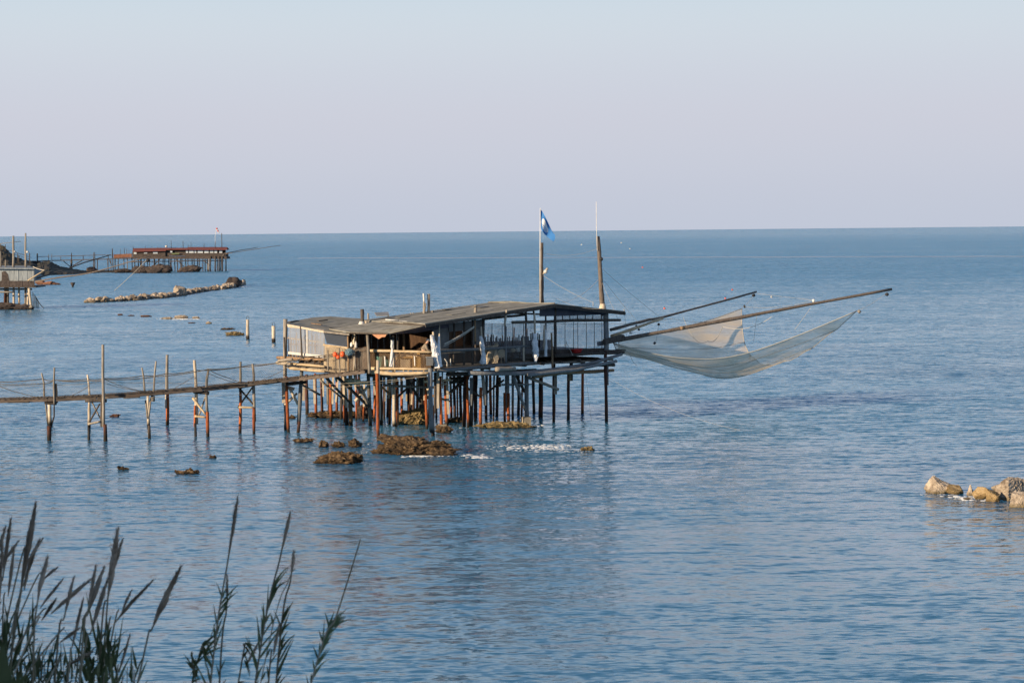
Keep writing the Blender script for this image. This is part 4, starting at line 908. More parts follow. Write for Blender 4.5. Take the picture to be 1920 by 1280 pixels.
# far breakwater: heaped stones
bw = thing('breakwater', W(310, 556), 'long low breakwater of heaped pale stones beyond the footbridge', 'breakwater')
path = [(172, 567.5), (212, 565.5), (252, 563), (290, 559.5), (322, 556), (350, 551.5), (372, 547.5), (400, 544), (422, 541), (450, 534.5)]
pw = [W(*q) for q in path]; cpts, cl_ = along(pw, 62)
rb = random.Random(5)
for i, c in enumerate(cpts):
    for row in range(3):
        s = rb.choice([.7, .9, 1.2, 1.5, 2.0]) * rb.uniform(.8, 1.15); h = (.30, .60, .75)[row] * rb.uniform(.6, 1.3) + (.25 if i > 46 else 0)
        p = c + Vector((rb.uniform(-.8, .8), row * rb.uniform(.9, 1.5) + .5, 0)); p.z = 0
        boulder('stone', p, s, s * rb.uniform(.7, 1.0), h, 'farlime', bw, sub=2, seed=100 + i * 3 + row, cuts=13, lump=.05, fine=.02, rz=rb.uniform(0, 3), sink=.3)
for i in range(150):   # small rubble between the big stones
    c = cpts[rb.randrange(len(cpts))]; s = rb.uniform(.35, .8); p = c + Vector((rb.uniform(-1, 1), rb.uniform(-.3, 2.6), rb.uniform(0, .5))); p.z = rb.uniform(0, .45)
    boulder('stone', p, s * 1.3, s, s * rb.uniform(.5, .9), 'farlime', bw, sub=2, seed=900 + i, cuts=13, lump=.05, fine=.02, rz=rb.uniform(0, 3), sink=.3)
p = W(434, 539); boulder('stone', p + Vector((0, 3, 0)), 3.4, 3, 2.0, 'farreef', bw, 3, 77, 6, .1, .03)
p = W(332, 555); boulder('stone', p + Vector((0, 3, 0)), 2.4, 2, 1.75, 'limestone', bw, 3, 78, 6, .1, .03)

# low reef lines further out
far_rocks = [((360, 374), 597, 593), ((325, 352), 597.5, 590), ((300, 324), 598, 594), ((262, 284), 594, 590.5), ((238, 252), 592.5, 590), ((220, 230), 591, 588), ((385, 397), 607, 602), ((352, 366), 606, 604)]
for k, ((x0, x1), yb, yt) in enumerate(far_rocks):
    lab = ['flat rock ending the far reef line on the open side', 'highest yellowish rock of the far reef line', 'low rock in mid reef line with foam at its foot', 'low dark rock in the landward half of the far reef line', 'tiny rock near the landward end of the far reef line', 'tiny rock at the landward end of the far reef line', 'small tan rock between the far reef line and the mooring posts', 'low dark rock beside the small tan rock'][k]
    rock('reef_rock', x0, x1, yb, yt, 'limestone' if k in (0, 1, 2, 6) else 'redrock', lab, 50 + k, .5, 4, 5, .25, .08, group='rocks of the far reef line', sharp=.6)
rock('reef_rock', 421, 457, 629, 621, 'reefyellow', 'low yellow rock beside the pale mooring post', 60, .5, **REEFK)
rock('reef_rock', 412, 440, 618, 615, 'reef', 'dark rock just awash behind the low yellow rock', 61, .4, **REEFK)
for k, (x0, x1, yb, yt) in enumerate(((66, 84, 534, 523), (80, 100, 534, 527), (97, 113, 534, 530))):
    rock('shore_rock', x0, x1, yb, yt, 'redrock', ['red brown shore rock beside the pale hut of the left platform', 'low red brown shore rock between two others', 'outermost low red brown shore rock'][k], 70 + k, .8, 3, 8, .12, .04, group='red brown shore rocks')

# mooring posts
for (x, yt, yb, r, lab) in ((464.5, 599, 636, .17, 'taller pale mooring post standing in the water, beside the low yellow rock'), (513, 611, 642, .18, 'shorter pale mooring post standing in the water by the glazed corner')):
    b = W(x, yb); t = P(x, yt, b.y); th = thing('mooring_post', b, lab, 'mooring post', 'pale mooring posts')
    log('post_shaft', b - Vector((0, 0, 1.5)), t, r, r * .95, 'pale', th, bend=.004)
    tube('iron_ring', [t + Vector((-.12, 0, -.05)), t + Vector((-.10, 0, .28)), t + Vector((.02, 0, .36)), t + Vector((.12, 0, .22)), t + Vector((.13, 0, -.05))], .02, 'black', th, 5)
    tube('wet_band', [b - Vector((0, 0, .3)), b + Vector((0, 0, .35))], r * 1.06, 'dark', th, 9)

# small buoys
def buoy(px, py, r, material, lab):
    b = W(px, py); th = thing('buoy', b, lab, 'buoy', 'small buoys on the sea')
    lathe('buoy_float', b - Vector((0, 0, r * .5)), [(r * .35, 0), (r, r * .6), (r, r * 1.1), (r * .4, r * 1.7)], material, th, 8)
    tube('buoy_stem', [b + Vector((0, 0, r)), b + Vector((0, 0, r * 2.2))], r * .18, 'black', th, 5)
buoy(1246, 579, .15, 'orange', 'small orange buoy floating behind the far boom'); buoy(1205, 502, .24, 'orange', 'small orange buoy far out beside the tall antenna mast')
buoy(1090.5, 459.5, .55, 'white', 'white buoy far out between the two masts'); buoy(1165, 456, .6, 'white', 'white buoy far out just beyond the antenna mast'); buoy(1181, 467, .4, 'white', 'small white buoy below the white buoy beyond the antenna mast')
buoy(1360, 560, .14, 'orange', 'orange buoy seen just above the far boom'); buoy(1373, 544, .16, 'orange', 'orange buoy above the tip of the far boom')
nb = W(136.5, 538); nbt = thing('marker_buoy', nb, 'dark cone shaped marker floating before the far footbridge', 'buoy')
lathe('marker_cone', nb - Vector((0, 0, .1)), [(.08, 0), (.5, .9), (.42, 1.0)], 'farreef', nbt, 8)

# ------------------------------------------------------------------ headland at the far shore
def headland():
    prof = [(-700, 425), (-450, 432), (-250, 440), (-120, 446), (-60, 450), (-20, 456), (0, 462), (16, 468), (27, 478), (46, 486), (58, 490), (66, 497), (74, 494), (82, 490), (92, 491), (104, 495), (120, 500.5), (136, 505), (155, 507.5), (175, 508.5), (200, 510), (215, 511.5)]
    base = [517, 517, 516.5, 516, 516, 516.5, 517, 517, 517, 517, 517, 517, 517, 516.5, 516.5, 516, 515.5, 515, 513.5, 512.5, 511.5, 512]
    def ip(t, arr):
        i = min(int(t), len(arr) - 2); return arr[i] + (arr[i + 1] - arr[i]) * (t - i)
    n, d = 240, 22; vs, fs = [], []
    for i in range(n + 1):
        t = i / n * (len(prof) - 1); px = ip(t, [q[0] for q in prof]); py = ip(t, [q[1] for q in prof]); yb = ip(t, base)
        f = W(px, yb); Yc = f.y + 22; top = P(px, py, Yc); h = max(top.z, .3)
        for j in range(d + 1):
            s = j / d; ps = math.sin(math.pi * min(1, s * 1.15) * .5) if s < .6 else math.cos((s - .6) / .4 * math.pi * .5)
            y = f.y + s * 44; x = f.x * (y / f.y)
            q = Vector((x, y, 0)); nn = noise.noise(q * .13) * .5 + noise.noise(q * .4) * .3 + noise.noise(q * 1.1) * .2
            vs.append(Vector((x + nn, y, h * ps * (1 + .18 * nn) + .5 * nn * min(1, h / 2) - .35 * (1 - min(1, s * 8)) - (.8 if s > .97 else 0))))
    for i in range(n):
        for j in range(d):
            a = i * (d + 1) + j; fs.append((a, a + d + 1, a + d + 2, a + 1))
    m = mat('headland scrub and rock', [(.03, .035, .025), (.075, .065, .045), (.15, .115, .085)], .5, bump=.3, detail=8)
    o = mk('headland', vs, fs, m); tag(o, 'dark rocky headland with scrub at the far shore', kind='structure')
headland()
rock('shore_rock', 160, 181, 511, 500, 'farreef', 'dark boulder under the far footbridge', 80, .8, 3, 8, .12, .04)

# ------------------------------------------------------------------ far platform with the red roof
YF = 597.0
fp = thing('fishing_platform', P(335, 508, YF), 'distant dark fishing platform with a long red roof and many stilts', 'fishing platform', 'fishing platforms on stilts')
def FQ(px, py, d=0.0): return P(px, py, YF + d)
def fslab(name, x0, x1, y0, y1, material, d0=0.0, dep=6.0, y0b=None, y1b=None, par=None):
    return slab(name, [FQ(x0, y0, d0), FQ(x1, y0 if y0b is None else y0b, d0), FQ(x1, y1 if y1b is None else y1b, d0), FQ(x0, y1, d0)], dep, material, par or fp, axis=(0, 1, 0))
def froof(x0, x1, ye, yr, yeb=None, yrb=None):
    a, b = FQ(x0, ye, -1), FQ(x1, ye if yeb is None else yeb, -1); c, d = FQ(x1, yr if yrb is None else yrb, 3), FQ(x0, yr, 3)
    e, f = Vector((c.x, c.y + 4, b.z)), Vector((d.x, d.y + 4, a.z))
    o = slab('roof', [a, b, c, d], .15, 'tile', fp); slab('roof', [d, c, e, f], .15, 'tile', fp); return o
froof(249, 311, 471, 465.5, 469.5, 464.5); froof(310, 354, 467.3, 464.5); froof(352, 426, 467.5, 463.2)
fslab('wall', 248, 310, 470.5, 481, 'hut', 0, 6); fslab('wall', 310, 348, 467.5, 480, 'hut', .4, 6); fslab('parapet', 347, 423, 474.5, 481.5, 'hut', 0, 6); fslab('deck_edge', 246, 425, 481, 485.5, 'hut', -.3, 7)
for x0, x1, y0, y1 in ((287, 295.5, 472, 475.2), (270, 276, 473, 475), (251, 256, 473, 476), (319, 323, 470, 473)):
    f = fslab('window', x0, x1, y0, y1, 'glassfar', -.12, .1); fslab('window_frame', x0 - .4, x1 + .4, y1, y1 + .6, 'hutpale', -.2, .1, par=f)
for x0, x1 in ((348.5, 352.5), (354, 363), (364, 368), (370.5, 380.5), (383, 391), (393.5, 400), (402, 407), (411, 416.5)):
    f = fslab('window', x0, x1, 468.3, 474.3, 'glassfar', .1, .08); fslab('mullion', x1 + .2, x1 + 1.0, 467.5, 475, 'hut', 0, .3, par=f)
fslab('wall_back', 348, 423, 467.5, 474.5, 'hut', 5.5, .3); fslab('awning', 322, 336, 474.5, 476.5, 'leaf', -.2, .15)
fslab('terrace_rail', 213, 247, 477, 483.5, 'redrock', 0, .3, 475.5, 482.5); fslab('terrace_deck', 212, 250, 483.5, 485.5, 'hut', -.3, 5)
rf = random.Random(3)
for k in range(44):
    x = 216 + k * 4.72 + rf.uniform(-1.6, 1.6); d = rf.uniform(-.3, 6)
    b = W(x, 508.5); b = Vector((b.x, YF + d, 0)); t = Vector((b.x + rf.uniform(-.15, .15), b.y, FQ(x, 485, d).z))
    log('pile', b - Vector((0, 0, 1)), t, rf.uniform(.12, .2), .13, rf.choice(['dark', 'dark', 'hut', 'grey']), fp, segs=2, sides=6)
for x in (394.5, 403.5, 411, 417): log('pile', FQ(x, 511, -.4), FQ(x, 480, -.4), .22, .2, 'dark', fp, segs=2, sides=6)
for a, b in (((318, 490), (420, 488.5)), ((246, 491), (316, 490)), ((330, 486), (345, 500)), ((300, 486), (285, 500)), ((380, 487), (395, 499))): log('brace', FQ(*a, .5), FQ(*b, .5), .14, .12, 'hut', fp, segs=2, sides=6)
for x, y0, y1, r in ((416, 437, 466, .11), (403.5, 452, 465, .09), (321, 451, 466, .09), (343.5, 452, 466, .09), (358, 454, 465, .06), (382.5, 457, 464, .1), (249.5, 461, 474, .09), (273, 460, 467, .05), (296, 461, 466, .06), (226, 466, 480, .07), (233, 465, 480, .07), (237.5, 466, 480, .07), (242, 468, 478, .06), (211, 466, 484, .16), (352.5, 458, 464, .07), (313, 458, 464, .05)):
    log('roof_pole', FQ(x, y1, 2), FQ(x + rf.uniform(-.4, .4), y0, 2), r, r * .8, 'dark', fp, segs=2, sides=6)
tube('flag_pole', [FQ(403.5, 463, 2), FQ(403.5, 442, 2), FQ(405.5, 428, 2)], .05, 'white', fp, 5)
lathe('satellite_dish', FQ(312, 464, 1), [(.05, 0), (.3, .1), (.38, .45), (.2, .6)], 'white', fp, 8)
log('boom', FQ(422, 475, 0), FQ(484, 463.5, 4), .10, .07, 'dark', fp, segs=3, sides=6); log('boom', FQ(423, 476, 0), FQ(526, 460, 10), .07, .05, 'brown', fp, segs=3, sides=6)
log('boom', FQ(417, 480, -.5), FQ(428, 467, 1), .05, .05, 'grey', fp, segs=2, sides=6)
ws = thing('windsock', FQ(406, 428, 2), 'small red and white striped windsock on the distant red roofed platform', 'windsock')
for k in range(4): tube('sock_band', [FQ(406 + k * 1.1, 427.5 + k * 2.3, 2), FQ(406 + (k + 1) * 1.1, 427.5 + (k + 1) * 2.3, 2)], [.26 - k * .03, .24 - k * .03], 'red' if k % 2 == 0 else 'white', ws, 7)
for x0, x1, yb, yt, s in ((248, 282, 512, 497, 1), (275, 318, 512, 494, 2), (334, 374, 510, 496, 3), (215, 250, 511.5, 503, 4)):
    rock('reef_rock', x0, x1, yb, yt, 'farreef', ['', 'dark rock under the landward end of the red roofed platform', 'largest dark rock under the red roofed platform', 'dark rock under the seaward half of the red roofed platform', 'low dark rock under the terrace of the red roofed platform'][s], 90 + s, .5, 4, 5, .25, .1, group='rocks under the far platform', sharp=.6)
# its footbridge
fbr = thing('footbridge', P(140, 500, YF), 'distant dark footbridge with railings leading to the red roofed platform', 'footbridge', 'footbridges over the water')
bar('deck_beam', FQ(70, 489.3), FQ(212, 485.5), 1.0, .22, 'hut', fbr); bar('hand_rail', FQ(70, 481.3, -.4), FQ(212, 477.6, -.4), .12, .14, 'hut', fbr); bar('hand_rail', FQ(70, 481.3, .4), FQ(160, 479.2, .4), .1, .12, 'hut', fbr)
for x, y0, y1, r in ((70, 475, 498, .22), (91, 476, 489, .08), (97, 475.5, 489, .07), (114, 481, 489, .10), (134, 474, 489, .15), (156, 479, 487, .12), (175.6, 473, 488, .11), (177.8, 473, 488, .11), (203, 478, 487, .1)):
    log('rail_post', FQ(x, y1, -.4), FQ(x, y0, -.4), r, r * .9, 'dark', fbr, segs=2, sides=6)
for x, y0, y1, r in ((134, 488, 506, .3), (175.5, 487, 507, .14), (177.8, 487, 507, .14), (182.5, 487, 510, .13), (202.5, 486, 511.5, .12), (208, 486, 511, .1)):
    log('trestle_post', FQ(x, y1), FQ(x, y0), r, r, 'dark', fbr, segs=2, sides=6)
for a, b in (((119, 489.5), (133, 501)), ((137, 498), (154, 488.5)), ((205, 487), (209, 497))): log('brace', FQ(*a), FQ(*b), .14, .12, 'dark', fbr, segs=2, sides=6)
sw = thing('shore_wall', P(62, 500, YF - 8), 'dark block wall at the shore end of the distant footbridge', 'wall'); slab('wall_block', [P(56, 489, YF - 8), P(72, 489.5, YF - 8), P(72.5, 505, YF - 8), P(56, 505, YF - 8)], 3, 'hut', sw, axis=(0, 1, 0))
fn = thing('shore_fence', P(30, 480, 575), 'thin rail fence running down the dark headland', 'fence')
for x, y0, y1 in ((10, 459, 467), (1.5, 456, 464), (33, 475, 488), (35.5, 479, 489), (55.5, 474, 490)): log('fence_post', P(x, y1 + 4, 572), P(x, y0, 572), .14, .12, 'dark', fn, segs=2, sides=6)
bar('fence_rail', P(16, 469, 572), P(57, 482, 572), .1, .12, 'dark', fn); bar('fence_rail', P(27, 477, 572), P(56, 486, 572), .1, .1, 'dark', fn)

# ------------------------------------------------------------------ platform at the left edge
YM = 300.0
mp_ = thing('fishing_platform', P(20, 580, YM), 'pale hut on stilts cut by the left edge of the picture, with two tall masts', 'fishing platform', 'fishing platforms on stilts')
def MQ(px, py, d=0.0): return P(px, py, YM + d)
def mslab(name, x0, x1, y0, y1, material, d0=0.0, dep=5.0, par=None):
    return slab(name, [MQ(x0, y0, d0), MQ(x1, y0, d0), MQ(x1, y1, d0), MQ(x0, y1, d0)], dep, material, par or mp_, axis=(0, 1, 0))
slab('roof', [MQ(-90, 501, -.6), MQ(64, 503, -.6), MQ(56, 498.2, 6), MQ(-90, 497, 6)], .14, 'hutpale', mp_)
x = -84.0; k = 0
while x < 62:
    w = rf.uniform(6.5, 9.5); mslab('wall_board', x, min(x + w - .25, 64), 503.2 + .2, 527, 'hutpale', rf.uniform(-.03, .03), .12); x += w
mslab('wall_back', -84, 64, 504, 527, 'hut', 4.5, .2); mslab('side_wall', 63.2, 64.2, 504, 527, 'hutpale', .1, 4.5); slab('opening_shade_panel', [MQ(3, 510, -.05), MQ(9, 508, -.05), MQ(15, 514, -.05), MQ(17, 526, -.05), MQ(3, 526, -.05)], .03, 'hut', mp_, axis=(0, 1, 0))  # no hole here: a dark sheet on the boards paints the opening's shade
x = -86.0
while x < 64:
    w = rf.uniform(4, 6.5); mslab('parapet_board', x, min(x + w - .25, 66), 526.4 + rf.uniform(-.4, .3), 537.3, 'hut', -.35 + rf.uniform(-.03, .03), .1); x += w
mslab('deck', -86, 67, 537, 539.2, 'dark', -.6, 6.5)
for x in (-60, -40, -20, -6, 9, 11.5, 15, 26, 36, 48, 52): log('pile', MQ(x, 581, rf.uniform(0, 3)), MQ(x + rf.uniform(-.5, .5), 539, 1.5), .17, .15, rf.choice(['grey', 'dark', 'rustdark', 'pale']), mp_, segs=3, sides=7)
log('pile', MQ(58.5, 580, -.3), MQ(54.5, 540, -.3), .22, .2, 'pale', mp_, segs=3, sides=7); lathe('pile_foot', MQ(58.5, 580, -.4), [(.35, 0), (.42, .2), (.25, .55)], 'pale', mp_)
log('cross_beam', MQ(-20, 547.5), MQ(28, 547.5), .12, .12, 'grey', mp_, segs=2); log('cross_beam', MQ(-60, 542, 1), MQ(60, 542, 1), .14, .14, 'grey', mp_, segs=3)
for x, y0, r in ((25, 442, .19), (48, 437, .16), (1.5, 471, .1), (10.6, 487, .12)): log('mast', MQ(x + (.5 if x > 40 else 0), 500.5, 2), MQ(x, y0, 2), r, r * .7, 'grey', mp_, segs=5, sides=7)
lathe('mast_lamp', MQ(51.5, 474.5, 2), [(.1, 0), (.2, .15), (.15, .3)], 'white', mp_, 7); lathe('mast_lamp', MQ(27.5, 473.5, 2), [(.1, 0), (.17, .12), (.12, .25)], 'white', mp_, 7); tube('antenna', [MQ(0, 457, 2), MQ(39, 452.5, 2)], .04, 'grey', mp_, 5)
log('boom', MQ(60, 524, 1), MQ(207, 478, 12), .12, .07, 'mast', mp_, segs=5, sides=7); log('boom', MQ(66, 528, -.5), MQ(282, 480, -2), .11, .06, 'mast', mp_, segs=6, sides=7, mids=[MQ(167, 512, -1)])
log('boom_prop', MQ(52, 526, -.6), MQ(84, 506.5, -.6), .10, .08, 'log', mp_, segs=3); line('stay_line', MQ(62, 500, 1), MQ(84, 506.5, -.6), .1, .06, 'rope', mp_); line('stay_line', MQ(84, 507, -.6), MQ(145, 507, 5), .1, .05, 'grey', mp_)
line('haul_line', MQ(277, 485, -2), MQ(214, 545, -2), .1, .035, 'rope', mp_); pulley(MQ(277.5, 485, -2), mp_, .3)
hn = thing('hanging_net', MQ(66, 580, .5), 'dark net hanging to the water under the pale hut', 'fishing net')
sv_ = [MQ(60 + i * 1.6 + (j / 8) * 1.2, 545 + i * 2.4 + (577.5 - 545 - i * 2.4) * j / 8, .4 + .4 * math.sin(i * 2.1)) for i in range(9) for j in range(9)]
mk('net_drape', sv_, [(i * 9 + j, (i + 1) * 9 + j, (i + 1) * 9 + j + 1, i * 9 + j + 1) for i in range(8) for j in range(8)], sheet('dark drying net', (.13, .12, .09), .6, .9, .2, ((2, 2, .3), .25)), hn, True)
line('drag_line', MQ(66, 555, .5), MQ(82, 577, .5), .2, .06, 'darkrope', hn)
for x0, x1, yt, s in ((-40, 30, 566, 1), (25, 57, 569, 2)):
    rock('reef_rock', x0, x1, 580.5, yt, 'farreef', 'dark rock under the pale hut at the frame edge' if s == 1 else 'low dark rock under the seaward stilts of the pale hut', 95 + s, .3, 4, 5, .25, .1, sharp=.6)

# ------------------------------------------------------------------ things on the platform
def on_deck(f, px, off, z=None):
    p = f(px, 660, off); return Vector((p.x, p.y, ZD if z is None else z))
# flag with a white disc and waves
def flag():
    m, n, l, b = new_mat('blue flag cloth')
    uv = n.new('ShaderNodeUVMap'); sp = n.new('ShaderNodeSeparateXYZ'); l.new(uv.outputs[0], sp.inputs[0])
    def mth(op, *a):
        v = n.new('ShaderNodeMath'); v.operation = op
        for i, x in enumerate(a):
            if isinstance(x, (int, float)): v.inputs[i].default_value = x
            else: l.new(x, v.inputs[i])
        return v.outputs[0]
    dx = mth('MULTIPLY', mth('SUBTRACT', sp.outputs[0], .5), 1.45); dy = mth('SUBTRACT', sp.outputs[1], .5)
    d = mth('SQRT', mth('ADD', mth('MULTIPLY', dx, dx), mth('MULTIPLY', dy, dy)))
    disc = mth('LESS_THAN', d, .31)
    wv = mth('SINE', mth('MULTIPLY', sp.outputs[0], 22.0))
    band = mth('GREATER_THAN', mth('SINE', mth('ADD', mth('MULTIPLY', sp.outputs[1], 58.0), wv)), .25)
    low = mth('LESS_THAN', sp.outputs[1], .5)
    wh = mth('MULTIPLY', disc, mth('SUBTRACT', 1.0, mth('MULTIPLY', band, low)))
    mx = n.new('ShaderNodeMix'); mx.data_type = 'RGBA'; l.new(wh, mx.inputs[0]); mx.inputs[6].default_value = (.03, .17, .46, 1); mx.inputs[7].default_value = (.8, .8, .8, 1)
    l.new(mx.outputs[2], b.inputs['Base Color']); b.inputs['Roughness'].default_value = .8
    # hoist edge at the pole, fly edge blown down and aside
    hoist = [(1013.2, 393), (1013.6, 405), (1014, 417), (1014.3, 428)]; mid = [(1021, 404), (1020.5, 418), (1021, 430), (1022, 440)]; fly = [(1036, 436), (1040.5, 440), (1041, 447), (1038, 453)]
    Y = 115.3; vs, fs, uvs = [], [], []
    N, K = 16, 12
    for i in range(N + 1):
        for j in range(K + 1):
            u, v = i / N, j / K
            def ed(a): x = v * 3; q = min(int(x), 2); t = x - q; return Vector((a[q][0] + (a[q + 1][0] - a[q][0]) * t, a[q][1] + (a[q + 1][1] - a[q][1]) * t))
            p = quad3(ed(hoist), ed(mid), ed(fly), u)
            vs.append(P(p.x, p.y, Y + .16 * math.sin(u * 9 + v * 2.5) * u + .1 * u)); uvs.append((u, 1 - v))
    for i in range(N):
        for j in range(K): fs.append((i * (K + 1) + j, (i + 1) * (K + 1) + j, (i + 1) * (K + 1) + j + 1, i * (K + 1) + j + 1))
    o = mk('flag', vs, fs, m, None, True); ul = o.data.uv_layers.new(name='UVMap')
    for lp in o.data.loops: ul.data[lp.index].uv = uvs[lp.vertex_index]
    tag(o, 'blue flag with a white disc and waves, hanging from the mast pole', 'flag')
flag()

# orange floats on the reed wall
for px, py, r, lab in ((628.5, 664.5, .13, 'orange float hanging on the reed wall, the one towards the footbridge'), (634, 669.5, .10, 'smallest and lowest of three orange floats on the reed wall'), (642.5, 664, .145, 'largest orange float on the reed wall, beside the blue trap')):
    c = FE(px, py, .42); th = thing('float', c - Vector((0, 0, r)), lab, 'float', 'orange floats on the reed wall')
    lathe('float_ball', c - Vector((0, 0, r)), [(r * .2, 0), (r * .75, r * .3), (r, r), (r * .75, r * 1.7), (r * .25, r * 2.05)], 'orange', th, 12); tube('float_cord', [c + Vector((0, 0, r)), c + Vector((0, .05, r + .12))], .012, 'darkrope', th, 4)
def wire_ball(c, rx, rz, material, th):
    v, f = ICO[2]; vs, fs = [], []; ed = set()
    for t in f:
        for a, b in ((t[0], t[1]), (t[1], t[2]), (t[2], t[0])): ed.add((min(a, b), max(a, b)))
    for a, b in ed:
        pa, pb = (Vector((v[q][0] * rx, v[q][1] * rx, v[q][2] * rz)) + c for q in (a, b)); tv, tf = tube_geo([pa, pb], .012, 3); o = len(vs); vs += tv; fs += [tuple(i + o for i in t) for t in tf]
    return tag(mk('trap_mesh', vs, fs, material, th), kind='stuff')
M['blueplastic'] = mat('faded blue cord', [(.14, .26, .34), (.24, .38, .45)], 6)
c = FE(655, 660, .45); th = thing('net_trap', c - Vector((0, 0, .2)), 'faded blue wire trap hanging at the entrance beside the orange floats', 'trap'); wire_ball(c, .22, .18, 'blueplastic', th); lathe('trap_core', c - Vector((0, 0, .12)), [(.05, 0), (.13, .08), (.10, .2)], 'blueplastic', th, 8)
for px, py, h, m_, lab in ((659, 650, .24, 'white', 'white bottle float hung by the entrance, nearest the reed wall'), (667.5, 652, .34, 'white', 'tall white bottle float hung by the entrance, nearest the dark doorway'), (663.5, 646, .3, 'cream', 'cream bottle float hung between two white ones by the entrance')):
    c = FE(px, py, .3); th = thing('bottle_float', c, lab, 'float', 'bottle floats at the entrance'); lathe('bottle_body', c, [(.05, 0), (.065, .03), (.065, h * .7), (.03, h * .85), (.028, h)], m_, th, 8); tube('bottle_cord', [c + Vector((0, 0, h)), c + Vector((.02, .1, h + .25))], .01, 'darkrope', th, 4)

# clutter behind the sunny rail
bench = thing('bench', on_deck(FA, 768, -.55), 'sunlit yellow plank bench behind the front rail', 'bench')
bs = on_deck(FA, 768, -.55, ZD + .58)
for k in range(3): bar('seat_plank', bs + Vector((-.62, (k - 1) * .16, 0)), bs + Vector((.50, (k - 1) * .16, 0)), .14, .045, 'yellow', bench)
bar('back_plank', bs + Vector((-.62, .3, .22)), bs + Vector((.50, .3, .22)), .03, .2, 'yellow', bench)
for sx in (-.55, .43):
    for sy in (-.18, .24): bar('leg', bs + Vector((sx, sy, -.02)), Vector((bs.x + sx, bs.y + sy, ZD)), .06, .06, 'log', bench)
def crate(px, z, sx, sy, sz, m_, lab, f=FA, off=-.5, name='crate', group='crates behind the front rail'):
    b = on_deck(f, px, off, z); th = thing(name, b, lab, 'crate', group); t = .025
    box('crate_floor', b, sx, sy, t, m_, th)
    for s in (-1, 1):
        box('crate_side', b + Vector((s * (sx / 2 - t / 2), 0, t)), t, sy, sz, m_, th); box('crate_end', b + Vector((0, s * (sy / 2 - t / 2), t)), sx - 2 * t - .004, t, sz * .92, m_, th)
zb = ZD + .605
crate(760, ZD, .5, .26, .50, 'cream', 'white crate standing on the deck behind the front rail', off=-.2); crate(781, ZD, .42, .26, .56, 'yellow', 'tall yellow crate on the deck beside the person', off=-.2)
crate(756, zb, .26, .22, .16, 'log', 'tan crate on the bench, nearest the white crate'); crate(767, zb, .30, .22, .17, 'log', 'tan crate in the middle of the bench'); crate(778, zb, .22, .2, .15, 'cream', 'pale crate on the bench, nearest the person')
def tub(px, r, h, m_, lab, f=FA, off=-.4, name='tub', z=None, cat='tub', prof=None):
    b = on_deck(f, px, off, z); th = thing(name, b, lab, cat); lathe('tub_wall', b, prof or [(r * .8, 0), (r, h * .95), (r * 1.06, h), (r * .92, h), (r * .74, .05)], m_, th, 12)
    tube('tub_rim', [b + Vector((math.cos(a) * r * 1.04, math.sin(a) * r * 1.04, h)) for a in [i * math.pi / 6 for i in range(13)]], .018, m_, th, 4)
tub(714, .22, .62, 'teal', 'faded green bin behind the front rail'); tub(728, .26, .46, 'teal', 'wide pale green tub behind the wrapped post'); tub(700, .19, .42, 'clay', 'terracotta pot at the entrance end of the front rail', name='flower_pot', cat='pot')
tub(1081, .30, .17, 'red', 'red plastic basin on the floor of the glazed sea room front', FR, .30, 'basin', zf + .02, 'basin')
b = on_deck(FA, 748, -.62, ZD); cr = thing('rope_coil', b + Vector((0, 0, .55)), 'heap of pale rope on the front rail bench end', 'rope')
tube('rope_turns', [b + Vector((math.cos(i * .7) * (.20 + .05 * math.sin(i)), math.sin(i * .7) * .15, .60 + i * .006 + .03 * math.sin(i * 1.9))) for i in range(46)], .028, 'rope', cr, 5); lathe('rope_stand', b, [(.16, 0), (.16, .58)], 'log', cr, 8)
b0, b1 = on_deck(FA, 741.5, .05), on_deck(FA, 740.5, .05, ZD + .95); sp_ = thing('striped_pole', b0, 'red and white striped pole against the front rail', 'pole')
for k in range(8): tube('stripe', [b0.lerp(b1, k / 8), b0.lerp(b1, (k + 1) / 8)], .03, 'red' if k % 2 == 0 else 'white', sp_, 7)
mb = P(805.5, 685, 107.35); mbx = thing('meter_box', mb, 'grey metal box fixed to the front corner post', 'box'); box('box_body', mb, .34, .2, .40, 'panel', mbx, .1); box('box_lid', mb + Vector((-.005, -.02, .405)), .38, .26, .03, 'metal', mbx, .1); bar('box_bracket', mb + Vector((.05, .1, .1)), mb + Vector((.12, .25, .1)), .06, .06, 'grey', mbx)
for px, m_, h, lab in ((971, 'white', .34, 'white jug on the balcony near the wrapped post'), (962, 'cream', .22, 'small cream jug on the balcony')):
    b = on_deck(FR, px, -.5, ZD + .62); th = thing('jug', b, lab, 'jug', 'jugs on the balcony table'); lathe('jug_body', b, [(.10, 0), (.12, .05), (.11, h * .7), (.04, h * .9), (.04, h)], m_, th, 9); tube('jug_handle', [b + Vector((.1, 0, h * .3)), b + Vector((.17, 0, h * .5)), b + Vector((.08, 0, h * .75))], .015, m_, th, 4)
tb = thing('table', on_deck(FR, 967, -.55), 'low dark table on the balcony under two jugs', 'table'); tc = on_deck(FR, 967, -.55, ZD + .59); slab('table_top', [tc + ALONG * .5 + NF * .25, tc - ALONG * .5 + NF * .25, tc - ALONG * .5 - NF * .25, tc + ALONG * .5 - NF * .25], .03, 'dark', tb)
for s in (-1, 1):
    for t in (-1, 1): bar('leg', tc + ALONG * (.44 * s) + NF * (.2 * t) - Vector((0, 0, .03)), Vector((tc.x, tc.y, ZD)) + ALONG * (.44 * s) + NF * (.2 * t), .05, .05, 'dark', tb)
